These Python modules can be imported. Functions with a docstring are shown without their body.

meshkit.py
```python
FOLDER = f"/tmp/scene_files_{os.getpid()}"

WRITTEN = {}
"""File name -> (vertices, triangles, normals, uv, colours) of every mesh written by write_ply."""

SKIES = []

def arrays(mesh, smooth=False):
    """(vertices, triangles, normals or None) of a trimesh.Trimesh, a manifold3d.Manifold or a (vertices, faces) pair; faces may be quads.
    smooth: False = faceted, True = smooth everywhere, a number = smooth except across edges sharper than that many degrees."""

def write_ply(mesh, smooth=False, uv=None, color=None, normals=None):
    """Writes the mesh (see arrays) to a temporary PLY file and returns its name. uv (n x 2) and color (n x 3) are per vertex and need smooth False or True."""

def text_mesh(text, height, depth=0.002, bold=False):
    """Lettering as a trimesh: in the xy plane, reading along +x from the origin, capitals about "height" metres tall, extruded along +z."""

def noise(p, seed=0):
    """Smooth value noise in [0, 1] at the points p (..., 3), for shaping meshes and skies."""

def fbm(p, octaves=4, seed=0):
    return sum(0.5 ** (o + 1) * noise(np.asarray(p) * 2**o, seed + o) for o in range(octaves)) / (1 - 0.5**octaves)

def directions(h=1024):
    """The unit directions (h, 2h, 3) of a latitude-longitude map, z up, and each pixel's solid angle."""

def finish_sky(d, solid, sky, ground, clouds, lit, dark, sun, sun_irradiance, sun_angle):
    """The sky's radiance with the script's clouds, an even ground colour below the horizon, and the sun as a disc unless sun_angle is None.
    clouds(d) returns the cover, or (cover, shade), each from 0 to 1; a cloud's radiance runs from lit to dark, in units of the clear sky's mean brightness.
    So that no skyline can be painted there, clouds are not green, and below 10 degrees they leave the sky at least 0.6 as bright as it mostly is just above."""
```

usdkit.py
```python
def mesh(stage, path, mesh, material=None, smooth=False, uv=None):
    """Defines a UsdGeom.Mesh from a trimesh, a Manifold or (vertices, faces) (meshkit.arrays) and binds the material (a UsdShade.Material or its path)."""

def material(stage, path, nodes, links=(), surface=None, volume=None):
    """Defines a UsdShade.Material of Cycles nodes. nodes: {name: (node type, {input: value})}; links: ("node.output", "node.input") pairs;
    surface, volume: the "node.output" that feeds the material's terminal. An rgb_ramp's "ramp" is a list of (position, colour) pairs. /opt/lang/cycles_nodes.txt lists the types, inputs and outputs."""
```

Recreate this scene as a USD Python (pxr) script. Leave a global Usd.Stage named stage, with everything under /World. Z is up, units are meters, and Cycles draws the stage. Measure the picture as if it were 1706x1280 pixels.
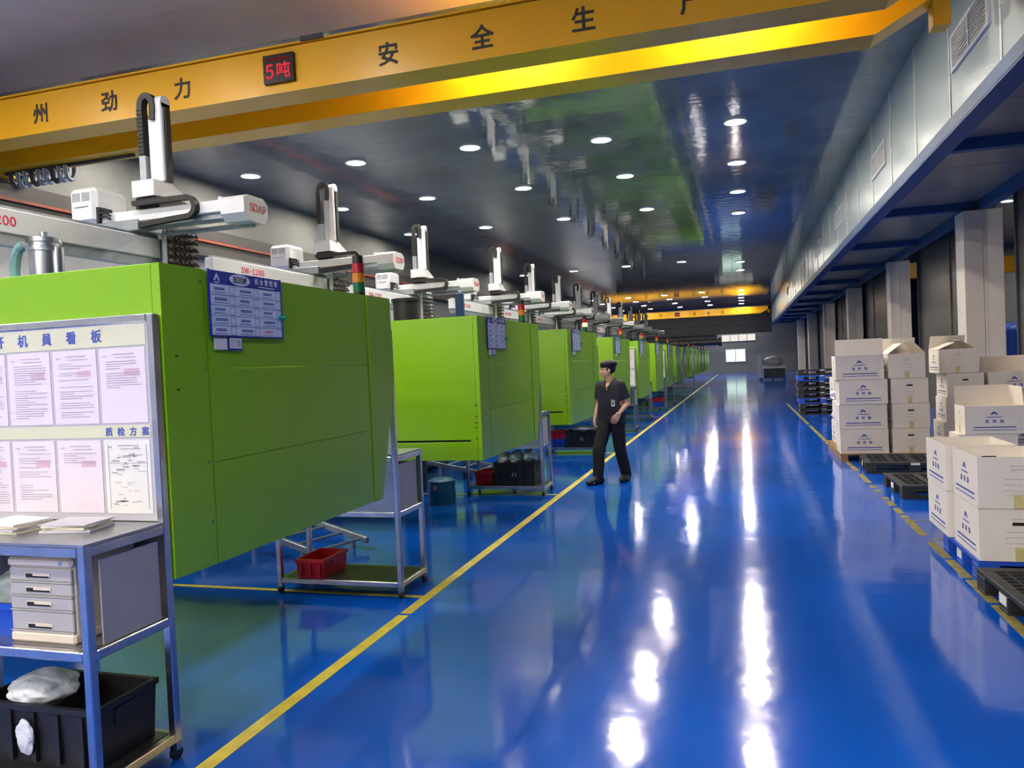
import math, random
import numpy as np, trimesh, manifold3d as m3
from shapely.geometry import Polygon
from pxr import Usd, UsdGeom, UsdShade, Gf, Sdf
import usdkit, meshkit

stage = Usd.Stage.CreateInMemory()
UsdGeom.SetStageUpAxis(stage, UsdGeom.Tokens.z)
UsdGeom.SetStageMetersPerUnit(stage, 1.0)
UsdGeom.Xform.Define(stage, '/World')
R = random.Random(7)

# ------------------------------------------------------------ camera, light levels, exposure
EYE = 1.68                     # eye height of the person who took the picture
F_PX, VP, ROLL = 1281.0, (1238.0, 592.0), 0.045
EXPOSURE = 1.6
LAMP = 95.0                   # radiance of the downlights' diffusers
LAMP_COLOR = (1.0, 0.92, 0.80)


def make_camera():
    fw = np.array([VP[0] - 853, VP[1] - 640, F_PX]); fw /= np.linalg.norm(fw)
    p2 = np.array([VP[0] - 1000 - 853, VP[1] + 1000 * ROLL - 640, F_PX])
    dn = np.cross(fw, -p2); dn /= np.linalg.norm(dn)
    rt = np.cross(dn, fw)
    M = np.array([rt, fw, -dn])
    r, u, b = M[:, 0], -M[:, 1], -M[:, 2]
    cam = UsdGeom.Camera.Define(stage, '/World/camera')
    cam.AddTransformOp().Set(Gf.Matrix4d(*r, 0, *u, 0, *b, 0, 0, 0, EYE, 1))
    cam.CreateHorizontalApertureAttr(36.0); cam.CreateVerticalApertureAttr(36.0 * 1280 / 1706)
    cam.CreateFocalLengthAttr(36.0 * F_PX / 1706)
    cam.CreateClippingRangeAttr(Gf.Vec2f(0.05, 300))
    cam.CreateExposureAttr(EXPOSURE)


make_camera()

# ------------------------------------------------------------ materials
_mats = {}


def lin(*c):
    return tuple(((v / 255) / 12.92 if v / 255 < 0.04045 else ((v / 255 + 0.055) / 1.055) ** 2.4) for v in c)


def mat(name, color, rough=0.5, metal=0.0, vary=0.12, scale=6.0, bump=0.0, bscale=40.0, stretch=(1, 1, 1), **kw):
    """A principled surface with a soft mottle of its own colour and, if bump > 0, a fine relief."""
    n = {'pos': ('geometry', {}), 'map': ('mapping', {'scale': stretch}),
         'n': ('noise_texture', {'scale': scale, 'detail': 4.0}),
         'r': ('rgb_ramp', {'ramp': [(0.3, tuple(c * (1 - vary) for c in color)), (0.7, tuple(min(1, c * (1 + vary)) for c in color))]}),
         'p': ('principled_bsdf', dict({'roughness': rough, 'metallic': metal}, **kw))}
    l = [('pos.position', 'map.vector'), ('map.vector', 'n.vector'), ('n.fac', 'r.fac'), ('r.color', 'p.base_color')]
    if bump > 0:
        n['bn'] = ('noise_texture', {'scale': bscale, 'detail': 3.0})
        n['b'] = ('bump', {'strength': 1.0, 'distance': bump})
        l += [('map.vector', 'bn.vector'), ('bn.fac', 'b.height'), ('b.normal', 'p.normal')]
    _mats[name] = usdkit.material(stage, '/World/Looks/' + name, n, l, surface='p.BSDF')
    return name


def glow(name, color, strength):
    _mats[name] = usdkit.material(stage, '/World/Looks/' + name, {'e': ('emission', {'color': color, 'strength': strength})}, [], surface='e.emission')
    return name


mat('epoxy_blue', (0.002, 0.092, 0.54), 0.11, vary=0.22, scale=0.5, bump=0.003, bscale=3.2, coat_weight=0.25, coat_roughness=0.06, ior=1.46)
mat('yellow_paint', lin(205, 185, 60), 0.45, vary=0.2, scale=9)
mat('worn_paint', lin(132, 122, 58), 0.5, vary=0.4, scale=14)
mat('mirror_film', (0.19, 0.205, 0.195), 0.045, vary=0.2, scale=0.8, bump=0.004, bscale=3.2, ior=1.5)
mat('ceiling_matt', lin(202, 190, 174), 0.42, vary=0.12, scale=0.7, bump=0.01, bscale=1.2)
mat('wall_white', lin(176, 178, 176), 0.6, vary=0.05, scale=1.0)
mat('wall_dull', lin(112, 113, 111), 0.6, vary=0.06, scale=0.8)  # left wall colour darkened to stand for shade near the ceiling
mat('wall_grey', lin(120, 124, 128), 0.6, vary=0.06, scale=0.7)
mat('bulkhead_dark', lin(38, 42, 48), 0.5, vary=0.15, scale=1.0)
mat('panel_dark', lin(84, 80, 77), 0.35, vary=0.1, scale=1.0)
mat('clad_steel', lin(176, 188, 190), 0.28, 0.35, vary=0.05, scale=0.6, bump=0.004, bscale=1.2)
mat('seam_white', lin(205, 205, 202), 0.4)
mat('under_grey', lin(142, 132, 118), 0.3, vary=0.12, scale=0.8)
mat('steel_blue', (0.003, 0.052, 0.17), 0.5, vary=0.15, scale=3)
mat('column_white', lin(216, 205, 192), 0.5, vary=0.05, scale=1.2)
mat('crane_yellow', (0.88, 0.43, 0.004), 0.32, vary=0.05, scale=0.8)
mat('ink_dark', lin(52, 48, 40), 0.6)
mat('lime', (0.23, 0.50, 0.004), 0.3, vary=0.05, scale=0.9, coat_weight=0.3, coat_roughness=0.2)
mat('black_gap', (0.006, 0.006, 0.007), 0.7)
mat('machine_grey', lin(60, 66, 74), 0.5, 0.2)
mat('robot_white', lin(208, 210, 215), 0.33, vary=0.03)
mat('rail_grey', lin(150, 158, 164), 0.35, 0.5)
mat('rubber_black', lin(11, 11, 12), 0.55, vary=0.2, scale=25, bump=0.002, bscale=60)
mat('fitting_brown', lin(74, 60, 56), 0.45)
mat('chrome', lin(200, 202, 204), 0.2, 1.0, vary=0.05)
mat('stainless', lin(190, 192, 196), 0.24, 1.0, vary=0.12, scale=8, bump=0.0012, bscale=30)
mat('stainless_sheet', lin(170, 172, 176), 0.3, 0.9, vary=0.12, scale=6, bump=0.001, bscale=40)
mat('board_grey', lin(190, 186, 194), 0.4, vary=0.03)
mat('cream_strip', lin(214, 212, 184), 0.45, vary=0.03)
mat('paper_pink', lin(226, 214, 224), 0.6, vary=0.02)
mat('paper_white', lin(228, 226, 222), 0.6, vary=0.03)
mat('print_grey', lin(182, 172, 182), 0.6)
mat('print_red', lin(214, 150, 170), 0.6)
mat('print_blue', lin(62, 84, 168), 0.6)
mat('sign_navy', lin(16, 44, 150), 0.35, vary=0.04)
mat('sign_pale', lin(218, 226, 240), 0.4, vary=0.03)
mat('sign_line', lin(104, 126, 182), 0.5)
mat('teal_plastic', lin(10, 130, 110), 0.35)
mat('red_plastic', (0.50, 0.006, 0.018), 0.35, vary=0.1)
mat('blue_plastic', lin(20, 74, 190), 0.4, vary=0.08)
mat('pallet_blue', (0.012, 0.085, 0.50), 0.5, vary=0.15, scale=9)
mat('black_plastic', lin(24, 25, 28), 0.5, vary=0.2, scale=12)
mat('pallet_black', lin(38, 38, 40), 0.55, vary=0.25, scale=10, bump=0.001, bscale=50)
mat('wood', lin(160, 124, 84), 0.65, vary=0.2, scale=8, stretch=(1, 12, 6))
mat('carton', lin(232, 223, 210), 0.62, vary=0.03, scale=5)
mat('carton_inside', lin(222, 216, 205), 0.7, vary=0.04, scale=5)
mat('carton_print', lin(66, 88, 164), 0.6)
mat('carton_faint', lin(196, 188, 182), 0.6)
mat('tape_tan', lin(206, 192, 130), 0.3)
mat('beige_plastic', lin(226, 210, 190), 0.4, vary=0.03)
mat('grey_plastic', lin(178, 174, 170), 0.4, vary=0.03)
mat('bag_white', lin(216, 220, 222), 0.35, vary=0.06, bump=0.006, bscale=30)
mat('bag_clear', lin(182, 194, 188), 0.25, vary=0.2, bump=0.006, bscale=25)
mat('hose_teal', lin(120, 168, 168), 0.3)
mat('bucket_blue', (0.01, 0.13, 0.26), 0.4, vary=0.15)
mat('rail_orange', lin(150, 66, 40), 0.5)
mat('beam_dark', lin(60, 58, 58), 0.5)
mat('skin', lin(206, 160, 134), 0.5, vary=0.05, subsurface_weight=0.1)
mat('lip', lin(150, 88, 80), 0.5)
mat('hair_black', lin(14, 13, 14), 0.6)
mat('cloth_navy', lin(30, 34, 44), 0.8, vary=0.15, scale=30, bump=0.002, bscale=60)
mat('cloth_black', lin(14, 14, 17), 0.8, vary=0.2, scale=30, bump=0.002, bscale=50)
mat('shoe_black', lin(16, 16, 18), 0.4)
mat('red_lens', (0.35, 0.01, 0.015), 0.25)
mat('amber_lens', (0.55, 0.17, 0.01), 0.25)
mat('green_lens', (0.005, 0.10, 0.045), 0.25)
glow('amber_lit', (1.0, 0.28, 0.03), 9.0)
glow('led_red', (1.0, 0.06, 0.08), 0.22)
glow('led_dim', (1.0, 0.05, 0.05), 0.05)
glow('lamp', LAMP_COLOR, LAMP)
glow('office_light', (0.78, 0.95, 0.85), 0.55)
glow('frosted_light', (1.0, 0.93, 0.86), 0.30)
mat('display_black', lin(34, 12, 16), 0.3)
_mats['window_glass'] = usdkit.material(stage, '/World/Looks/window_glass', {'t': ('transparent_bsdf', {'color': (0.9, 0.95, 0.93)}), 'g': ('glossy_bsdf', {'roughness': 0.03}), 'f': ('fresnel', {'IOR': 1.45}), 'x': ('mix_closure', {})},
    [('f.fac', 'x.fac'), ('t.BSDF', 'x.closure1'), ('g.BSDF', 'x.closure2')], surface='x.closure')

# ------------------------------------------------------------ prims
_names = {}


def numbered(name, parent='/World'):
    k = (parent, name)
    n = _names.get(k, 0); _names[k] = n + 1
    return f'{parent}/{name}' if n == 0 else f'{parent}/{name}_{n:03d}'


def key(prim, label=None, cat=None, group=None, kind=None):
    for k, v in (('label', label), ('category', cat), ('group', group), ('kind', kind)):
        if v:
            prim.SetCustomDataByKey(k, v)


def thing(name, label, cat, loc=(0, 0, 0), rz=0.0, group=None, kind=None):
    x = UsdGeom.Xform.Define(stage, numbered(name))
    x.AddTranslateOp().Set(Gf.Vec3d(*map(float, loc))); x.AddRotateZOp().Set(float(rz))
    key(x.GetPrim(), label, cat, group, kind)
    return x.GetPrim()


def part(parent, name, mesh, m, label=None, smooth=35):
    """One mesh that is a part of a thing, or a sub-part of a part."""
    o = usdkit.mesh(stage, numbered(name, str(parent.GetPath())), mesh, _mats[m], smooth=smooth).GetPrim()
    if label:
        key(o, label)
    return o


def one(name, mesh, m, label, cat, group=None, kind=None, smooth=35):
    """A thing that is one mesh."""
    o = usdkit.mesh(stage, numbered(name), mesh, _mats[m], smooth=smooth).GetPrim()
    key(o, label, cat, group, kind)
    return o


def struct(name, mesh, m, label=None, smooth=35):
    o = usdkit.mesh(stage, numbered(name), mesh, _mats[m], smooth=smooth).GetPrim()
    key(o, label, None, None, 'structure')
    return o


def dup(root, loc, rz=0.0, label=None, group=None):
    was = root.GetCustomData()
    r = thing(str(root.GetPath()).split('/')[-1].rstrip('0123456789').rstrip('_') if root.GetName()[-4:-3] == '_' and root.GetName()[-3:].isdigit() else root.GetName(),
              label or was['label'], was['category'], loc, rz, group or was.get('group'))
    r.GetReferences().AddInternalReference(root.GetPath()); r.SetInstanceable(True)
    return r


# ------------------------------------------------------------ shapes
def cat_(*ms):
    return trimesh.util.concatenate([m for m in ms if m is not None])


_CORN = {}


def box(x0, x1, y0, y1, z0, z1, c=0.0):
    """A box, its edges chamfered by c."""
    sx, sy, sz = x1 - x0, y1 - y0, z1 - z0
    if c <= 0 or c * 2.05 > min(sx, sy, sz):
        b = trimesh.creation.box((sx, sy, sz)); b.apply_translation(((x0 + x1) / 2, (y0 + y1) / 2, (z0 + z1) / 2))
        return b
    pts = []
    for ix in (0, 1):
        for iy in (0, 1):
            for iz in (0, 1):
                p = np.array([(x0, x1)[ix], (y0, y1)[iy], (z0, z1)[iz]])
                d = np.array([(c, -c)[ix], (c, -c)[iy], (c, -c)[iz]])
                for k in range(3):
                    q = p + d; q[k] = p[k]; pts.append(q)
    return trimesh.Trimesh(pts).convex_hull


def cyl(p, q, r, n=14, r2=None):
    p, q = np.asarray(p, float), np.asarray(q, float)
    L = np.linalg.norm(q - p)
    m = m3.Manifold.cylinder(L, r, r if r2 is None else r2, n).to_mesh()
    t = trimesh.Trimesh(m.vert_properties[:, :3], m.tri_verts, process=False)
    t.apply_transform(trimesh.geometry.align_vectors([0, 0, 1], (q - p) / L)); t.apply_translation(p)
    return t


def ball(c, r, sub=2, s=(1, 1, 1)):
    t = trimesh.creation.icosphere(sub, r); t.apply_scale(s); t.apply_translation(c)
    return t


def tube(pts, r, n=8):
    """A round tube along a polyline (ball joints)."""
    pts = [np.asarray(p, float) for p in pts]
    ms = [cyl(a, b, r, n) for a, b in zip(pts, pts[1:])]
    ms += [trimesh.creation.icosphere(1, r * 0.99).apply_translation(p) for p in pts[1:-1]]
    return cat_(*ms)


def band(path, w, t):
    """A flat ribbon of width w (along the local binormal axis given) and thickness t swept along a path in a plane; path: list of (u, v)."""
    path = np.asarray(path, float)
    left = []
    for i in range(len(path)):
        d = path[min(i + 1, len(path) - 1)] - path[max(i - 1, 0)]
        d /= np.linalg.norm(d); left.append((-d[1], d[0]))
    left = np.asarray(left)
    ring = np.vstack([path + left * t / 2, (path - left * t / 2)[::-1]])
    return trimesh.creation.extrude_polygon(Polygon(ring).buffer(0), w, engine='earcut')


def frame3(m, X, Y, Z, o):
    """Puts a mesh built in (u, v, w) where u runs along X, v along Y, w along Z, from o."""
    T = np.eye(4); T[:3, 0], T[:3, 1], T[:3, 2], T[:3, 3] = X, Y, Z, o
    m = m.copy(); m.apply_transform(T)
    if np.linalg.det(T[:3, :3]) < 0:
        m.invert()
    return m


FACES = {'-y': ((1, 0, 0), (0, 0, 1), (0, -1, 0)), '+y': ((-1, 0, 0), (0, 0, 1), (0, 1, 0)), '+x': ((0, 1, 0), (0, 0, 1), (1, 0, 0)), '-x': ((0, -1, 0), (0, 0, 1), (-1, 0, 0))}


def on(face, m, o):
    return frame3(m, *FACES[face], o)


def poly(pts, d):
    return trimesh.creation.extrude_polygon(Polygon(pts), d, engine='earcut')


def rect(u0, u1, v0, v1, d=0.0015):
    return box(u0, u1, v0, v1, 0, d)


def glyph(ch, h, d=0.002):
    """A Chinese character about h high from its stored outline, lower left at the origin, in the uv plane."""
    out = []
    s = h / 90.0
    for g in GLYPHS[ch].split(';'):
        rings = [[tuple(float(v) * s for v in p.split(',')) for p in ring.split(' ')] for ring in g.split('|')]
        p = Polygon(rings[0], rings[1:]).buffer(0)
        for q in getattr(p, 'geoms', [p]):
            out.append(trimesh.creation.extrude_polygon(q, d, engine='earcut'))
    t = cat_(*out); t.apply_translation((0, 8 * s, 0))
    return t


def word(text, h, gap, d=0.002):
    ms = []
    for i, ch in enumerate(text):
        g = glyph(ch, h, d); g.apply_translation((i * gap, 0, 0)); ms.append(g)
    return cat_(*ms)


def latin(text, h, d=0.002):
    return meshkit.text_mesh(text, h, d, True)


def crumple(c, s, seed, sub=3, amp=0.35):
    """A soft crumpled lump (a bag, a cloth)."""
    t = trimesh.creation.icosphere(sub, 1.0)
    v = t.vertices
    n = meshkit.fbm(v * 1.7 + seed * 7.3, 4, seed)
    t.vertices = v * (1 - amp / 2 + amp * n)[:, None] * np.asarray(s) + np.asarray(c)
    return t


def shift(m, x=0, y=0, z=0):
    m = m.copy(); m.apply_translation((x, y, z)); return m


def turn(m, deg, axis, about=(0, 0, 0)):
    m = m.copy(); m.apply_transform(trimesh.transformations.rotation_matrix(math.radians(deg), axis, about)); return m


ORD = ['first', 'second', 'third', 'fourth', 'fifth', 'sixth', 'seventh', 'eighth', 'ninth', 'tenth', 'eleventh', 'twelfth', 'thirteenth', 'fourteenth', 'fifteenth', 'sixteenth']

# outlines of the characters painted or printed in the place: rings of x,y points, | between rings, ; between pieces
GLYPHS = {
    '州': '1,30 9,50 10,58 21,56 21,80 32,80 32,55 40,56 47,37 48,77 59,78 59,56 67,57 76,39 77,80 88,80 87,-9 77,-9 77,30 71,27 68,28 61,47 59,47 58,-4 48,-3 48,29 39,26 33,43 30,22 25,7 18,-4 12,-10 9,-10 3,-2 13,9 18,21 21,52 19,52 18,44 11,27 8,26',
    '劲': '2,2 4,5 21,9 21,24 5,25 6,37 2,41 2,44 17,51 26,58 30,64 6,65 5,75 43,76 47,74 47,68 39,55 48,49 49,60 61,60 61,81 64,83 72,82 72,60 91,59 91,17 88,-4 84,-8 69,-9 66,-1 66,2 78,2 79,4 79,49 72,49 67,14 59,-2 50,-11 47,-11 41,-5 45,2 4,-6|32,10 48,13 49,6 51,6 59,27 61,49 49,49 53,45 53,42 47,36 48,25 32,24|30,47 12,35 45,36 38,43',
    '力': '3,-5 3,-2 18,8 29,22 35,37 37,49 36,50 7,50 6,61 37,61 38,82 49,81 49,61 89,61 86,13 83,-1 78,-8 73,-10 54,-10 50,-1 52,2 71,2 75,18 76,50 48,50 43,24 33,7 21,-5 12,-11 9,-11',
    '安': '5,34 6,45 32,45 39,60 38,61 18,61 18,49 8,48 8,72 40,72 38,81 45,83 50,81 54,72 88,72 88,48 78,48 78,61 47,61 47,59 50,59 50,55 45,46 92,44 91,34 72,34 69,25 62,15 87,2 90,-2 83,-10 81,-10 57,4 51,5 35,-4 11,-10 6,-3 6,0 28,5 37,9 38,11 17,19 17,23 24,34|34,26 37,23 50,19 57,27 59,34 38,34',
    '全': '1,42 1,46 14,52 28,62 39,73 45,83 48,84 54,81 56,79 55,75 65,65 96,45 90,36 81,40 79,37 54,37 54,25 79,25 80,16 54,15 54,3 89,3 91,2 91,-7 6,-8 5,1 7,3 42,3 42,15 18,15 17,23 18,25 42,25 42,36 17,37 16,40 7,36|48,67 28,47 69,48',
    '生': '3,-6 4,4 42,4 42,24 14,25 15,35 42,35 42,53 23,53 13,37 8,38 3,42 14,59 22,81 32,79 28,64 42,64 42,81 44,83 52,83 54,82 54,64 88,64 88,53 54,53 54,35 84,35 85,25 54,24 54,5 92,4 92,-7',
    '产': '1,-5 9,14 10,45 30,47 23,60 9,60 9,71 43,71 39,80 47,83 51,81 56,71 88,71 88,60 76,60 70,47 90,46 90,35 21,35 19,6 12,-10 8,-11|36,59 42,46 56,46 63,59',
    '吨': '5,73 32,74 33,69 56,69 57,82 67,82 68,69 92,69 92,58 68,57 68,27 77,27 77,53 88,53 88,12 94,9 94,-1 92,-6 85,-10 62,-9 57,-4 57,16 36,17 36,53 47,53 47,27 57,27 56,58 33,58 33,16 16,15 15,6 6,6|68,2 83,1 84,10 78,11 77,16 68,16|23,62 16,63 16,26 23,26',
    '开': '3,-4 18,10 25,27 25,31 4,31 3,41 26,43 26,65 7,65 7,76 90,75 89,65 72,65 72,42 92,42 93,32 72,31 72,-9 70,-11 62,-11 60,-9 59,31 37,31 33,13 26,1 12,-11|38,65 37,42 60,42 60,65',
    '机': '1,14 1,18 7,25 17,49 17,51 4,51 3,61 19,62 19,82 30,82 30,62 44,61 44,52 30,51 30,45 44,30 46,35 46,76 82,76 82,2 86,1 87,19 94,17 96,15 96,2 95,-4 91,-9 78,-10 71,-4 71,66 57,66 55,19 49,1 40,-11 32,-6 32,-2 40,8 44,24 40,20 37,20 33,27 30,28 30,-10 28,-11 19,-10 19,25 7,7',
    '員': '2,-5 3,-1 21,4 21,6 12,7 13,51 84,51 84,6 77,5 94,-2 94,-5 90,-9 85,-11 71,-4 56,0 54,1 55,6 41,6 40,1 10,-11|23,40 72,39 73,41 24,42|24,18 24,15 73,16 72,18|24,30 24,27 73,28 72,30;16,78 80,79 81,55 80,53 17,53|27,64 68,63 69,68 28,69',
    '看': '1,18 2,21 10,25 24,41 23,42 4,42 4,52 31,52 31,55 12,55 11,65 36,65 35,68 12,67 9,74 10,77 50,78 80,82 86,76 86,73 84,72 50,69 48,67 49,65 86,65 86,55 45,55 43,52 92,52 92,42 37,41 38,40 83,39 82,-11 73,-11 71,-7 35,-7 33,-11 24,-11 23,21 9,11 6,11|34,4 71,3 72,5 35,6|34,16 71,15 72,17 35,18|35,30 35,27 72,28 71,30',
    '板': '1,17 10,34 15,50 15,53 4,54 4,64 17,64 18,83 26,83 28,81 29,64 39,64 40,74 66,76 83,81 87,80 91,75 90,71 81,68 50,63 50,54 86,54 89,52 84,29 76,14 80,7 95,-2 89,-11 81,-8 68,3 58,-5 47,-11 41,-5 36,-11 29,-7 26,-11 19,-11 17,-10 17,24 15,24 12,15 7,9|61,42 65,28 69,24 75,36 76,43|43,1 53,5 61,13 52,36 49,33 48,18|29,52 36,39 39,38 39,53|28,-1 30,-1 36,14 38,31 33,27 28,31',
    '质': '2,-5 2,-1 8,11 11,28 12,75 49,77 81,82 87,76 87,72 61,68 61,62 92,62 93,52 60,52 59,47 86,45 86,9 76,7 92,-1 92,-5 87,-10 84,-10 55,5 45,-3 29,-10 23,-10 19,-5 19,-1 39,6 49,16 50,35 37,35 37,9 26,9 26,45 48,46 47,52 23,52 22,26 17,2 11,-9|60,13 74,8 74,35 61,35|48,67 23,65 23,62 49,63',
    '检': '1,18 8,32 14,52 3,54 3,64 15,64 15,82 17,83 26,82 26,64 35,64 37,56 50,68 58,83 65,82 68,80 67,74 72,68 95,50 91,41 87,41 80,46 79,42 44,42 42,45 34,40 36,35 42,37 46,36 52,16 52,10 46,8 42,9 37,31 31,26 26,30 26,-9 24,-11 15,-10 15,21 13,21 7,10|51,53 72,52 73,53 61,65|26,53 29,49 32,53;31,-5 31,4 66,5 68,12 59,11 58,13 55,38 63,39 65,37 69,15 79,38 82,39 89,36 76,5 92,4 91,-6',
    '方': '2,-4 3,-1 13,4 21,13 28,30 30,43 30,55 5,55 5,66 45,66 40,79 44,82 51,83 58,66 92,65 91,55 42,55 42,43 82,43 80,10 77,-2 72,-8 66,-10 50,-10 46,-8 44,-3 45,2 66,2 70,23 69,32 40,32 31,7 19,-6 9,-11',
    '案': '1,-2 3,1 21,6 30,12 3,14 3,22 8,24 4,33 24,37 16,40 23,49 4,50 6,75 40,75 40,81 49,83 53,75 91,74 92,50 72,49 65,40 90,32 84,24 93,22 92,13 66,12 73,7 94,1 95,-3 90,-9 85,-9 72,-4 54,8 53,7 52,-11 42,-10 41,7 30,-1 11,-9 6,-9|47,60 79,59 80,64 49,65|53,31 53,23 79,23 67,29|35,46 51,43 58,48 38,49|13,25 42,23 42,29|16,60 33,59 36,65 16,65',
    '台': '8,49 13,51 23,61 36,80 41,83 48,80 49,76 29,51 66,53 56,64 58,69 65,71 83,53 91,40 85,35 81,35 75,43 20,40 11,38;15,33 80,34 81,-9 70,-10 68,-5 27,-5 26,-10 16,-10|26,7 69,6 69,23 26,23',
    '管': '2,58 8,66 15,83 25,81 24,74 48,74 49,69 51,70 56,83 65,81 65,74 92,74 91,65 78,65 80,56 90,55 90,36 78,35 77,20 30,19 31,18 82,18 83,-10 73,-11 71,-8 31,-8 29,-11 19,-11 18,35 8,35 8,54|19,44 78,43 79,43 78,46 20,46|30,3 71,2 72,7 31,8|60,65 55,56 69,57 64,65|31,34 31,29 67,30 66,34|36,64 38,56 41,56 40,61 45,62 46,64|19,65 15,56 27,57 23,65',
    '理': '1,8 3,11 14,15 14,37 5,37 3,39 4,48 14,48 14,65 4,65 2,67 3,76 36,76 38,78 90,77 90,31 69,31 69,24 91,23 92,14 90,12 69,12 69,4 94,3 95,-7 29,-7 29,3 58,3 58,12 37,12 36,9 6,-1 3,0|69,42 79,41 79,49 69,49|69,60 79,59 79,68 69,68|25,18 36,20 37,23 58,23 58,31 37,32 37,66 25,65 25,48 35,47 35,38 25,37|48,42 58,41 58,49 48,49|48,60 58,59 58,68 48,68',
    '表': '2,15 2,19 22,27 31,34 5,35 5,45 42,46 41,49 14,49 14,59 42,59 42,64 9,64 9,74 42,74 42,82 52,83 53,74 88,74 88,64 55,64 53,63 54,59 84,59 84,49 54,49 53,46 92,44 92,36 84,34 89,30 89,27 73,15 80,8 95,2 89,-7 73,-1 65,5 56,15 47,32 34,23 34,5 57,11 59,2 56,0 23,-10 19,-3 23,3 23,15 7,9|59,35 58,32 65,23 71,26 79,34',
    '周': '1,-6 8,8 11,21 13,78 86,78 86,-5 83,-9 63,-11 59,-3 60,0 75,0 74,36 23,35 21,14 14,-6 11,-11 7,-11|71,51 54,51 54,45 75,45 75,67 54,67 54,61 71,61|23,45 43,45 43,51 26,51 27,61 43,61 43,67 23,67;28,30 69,31 69,2 39,2 38,-4 29,-4|40,21 39,12 59,12 59,21',
    '转': '2,12 2,17 4,18 21,20 21,31 6,30 5,32 4,40 6,40 9,46 13,59 4,60 2,62 3,71 16,71 18,82 29,80 27,71 61,71 63,82 72,82 74,81 72,71 90,71 91,62 89,60 69,60 67,54 93,53 94,43 64,42 62,36 63,35 86,35 90,33 90,29 74,8 84,-1 84,-5 79,-11 49,11 55,19 66,14 72,23 48,24 47,27 52,42 42,42 42,32 32,31 32,23 45,23 45,15 32,12 32,-10 21,-9 21,9 5,6|24,59 23,56 32,56 33,42 39,42 40,53 56,53 57,58 57,60 43,61|18,43 21,42 21,48 19,48',
    '箱': '1,6 2,10 12,21 17,32 5,33 4,43 21,44 21,55 24,55 20,62 11,49 2,54 2,57 9,65 17,83 27,80 26,73 50,72 54,83 58,83 64,81 63,73 93,72 92,63 75,62 78,52 88,52 90,50 89,-10 79,-10 77,-6 58,-6 56,-10 46,-10 46,13 40,9 33,18 31,17 30,-11 21,-10 21,14 9,0 6,0|57,5 78,4 78,10 57,10|58,41 57,35 78,35 78,41|77,20 78,25 57,25 57,20|57,63 51,52 67,53 61,63|32,51 31,44 46,44 46,51 39,55 43,63 33,63 36,53|33,32 44,20 46,20 46,33',
    '5': '1,10 6,16 8,16 17,9 27,8 32,10 37,18 37,28 32,35 19,36 12,32 6,36 9,72 46,72 46,61 20,60 19,53 19,46 36,46 43,42 47,37 50,29 50,17 46,7 34,-2 19,-3 6,2 1,7',
}

# ============================================================ THE SETTING
CEIL, Y0, Y1, XL, XR = 6.2, -30.4, 79.0, -11.6, 12.0
FX = 2.63                                  # front of the raised gallery on the right
GAL_Z, GAL_X = 4.43, 4.65                  # its underside and inner edge

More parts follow.
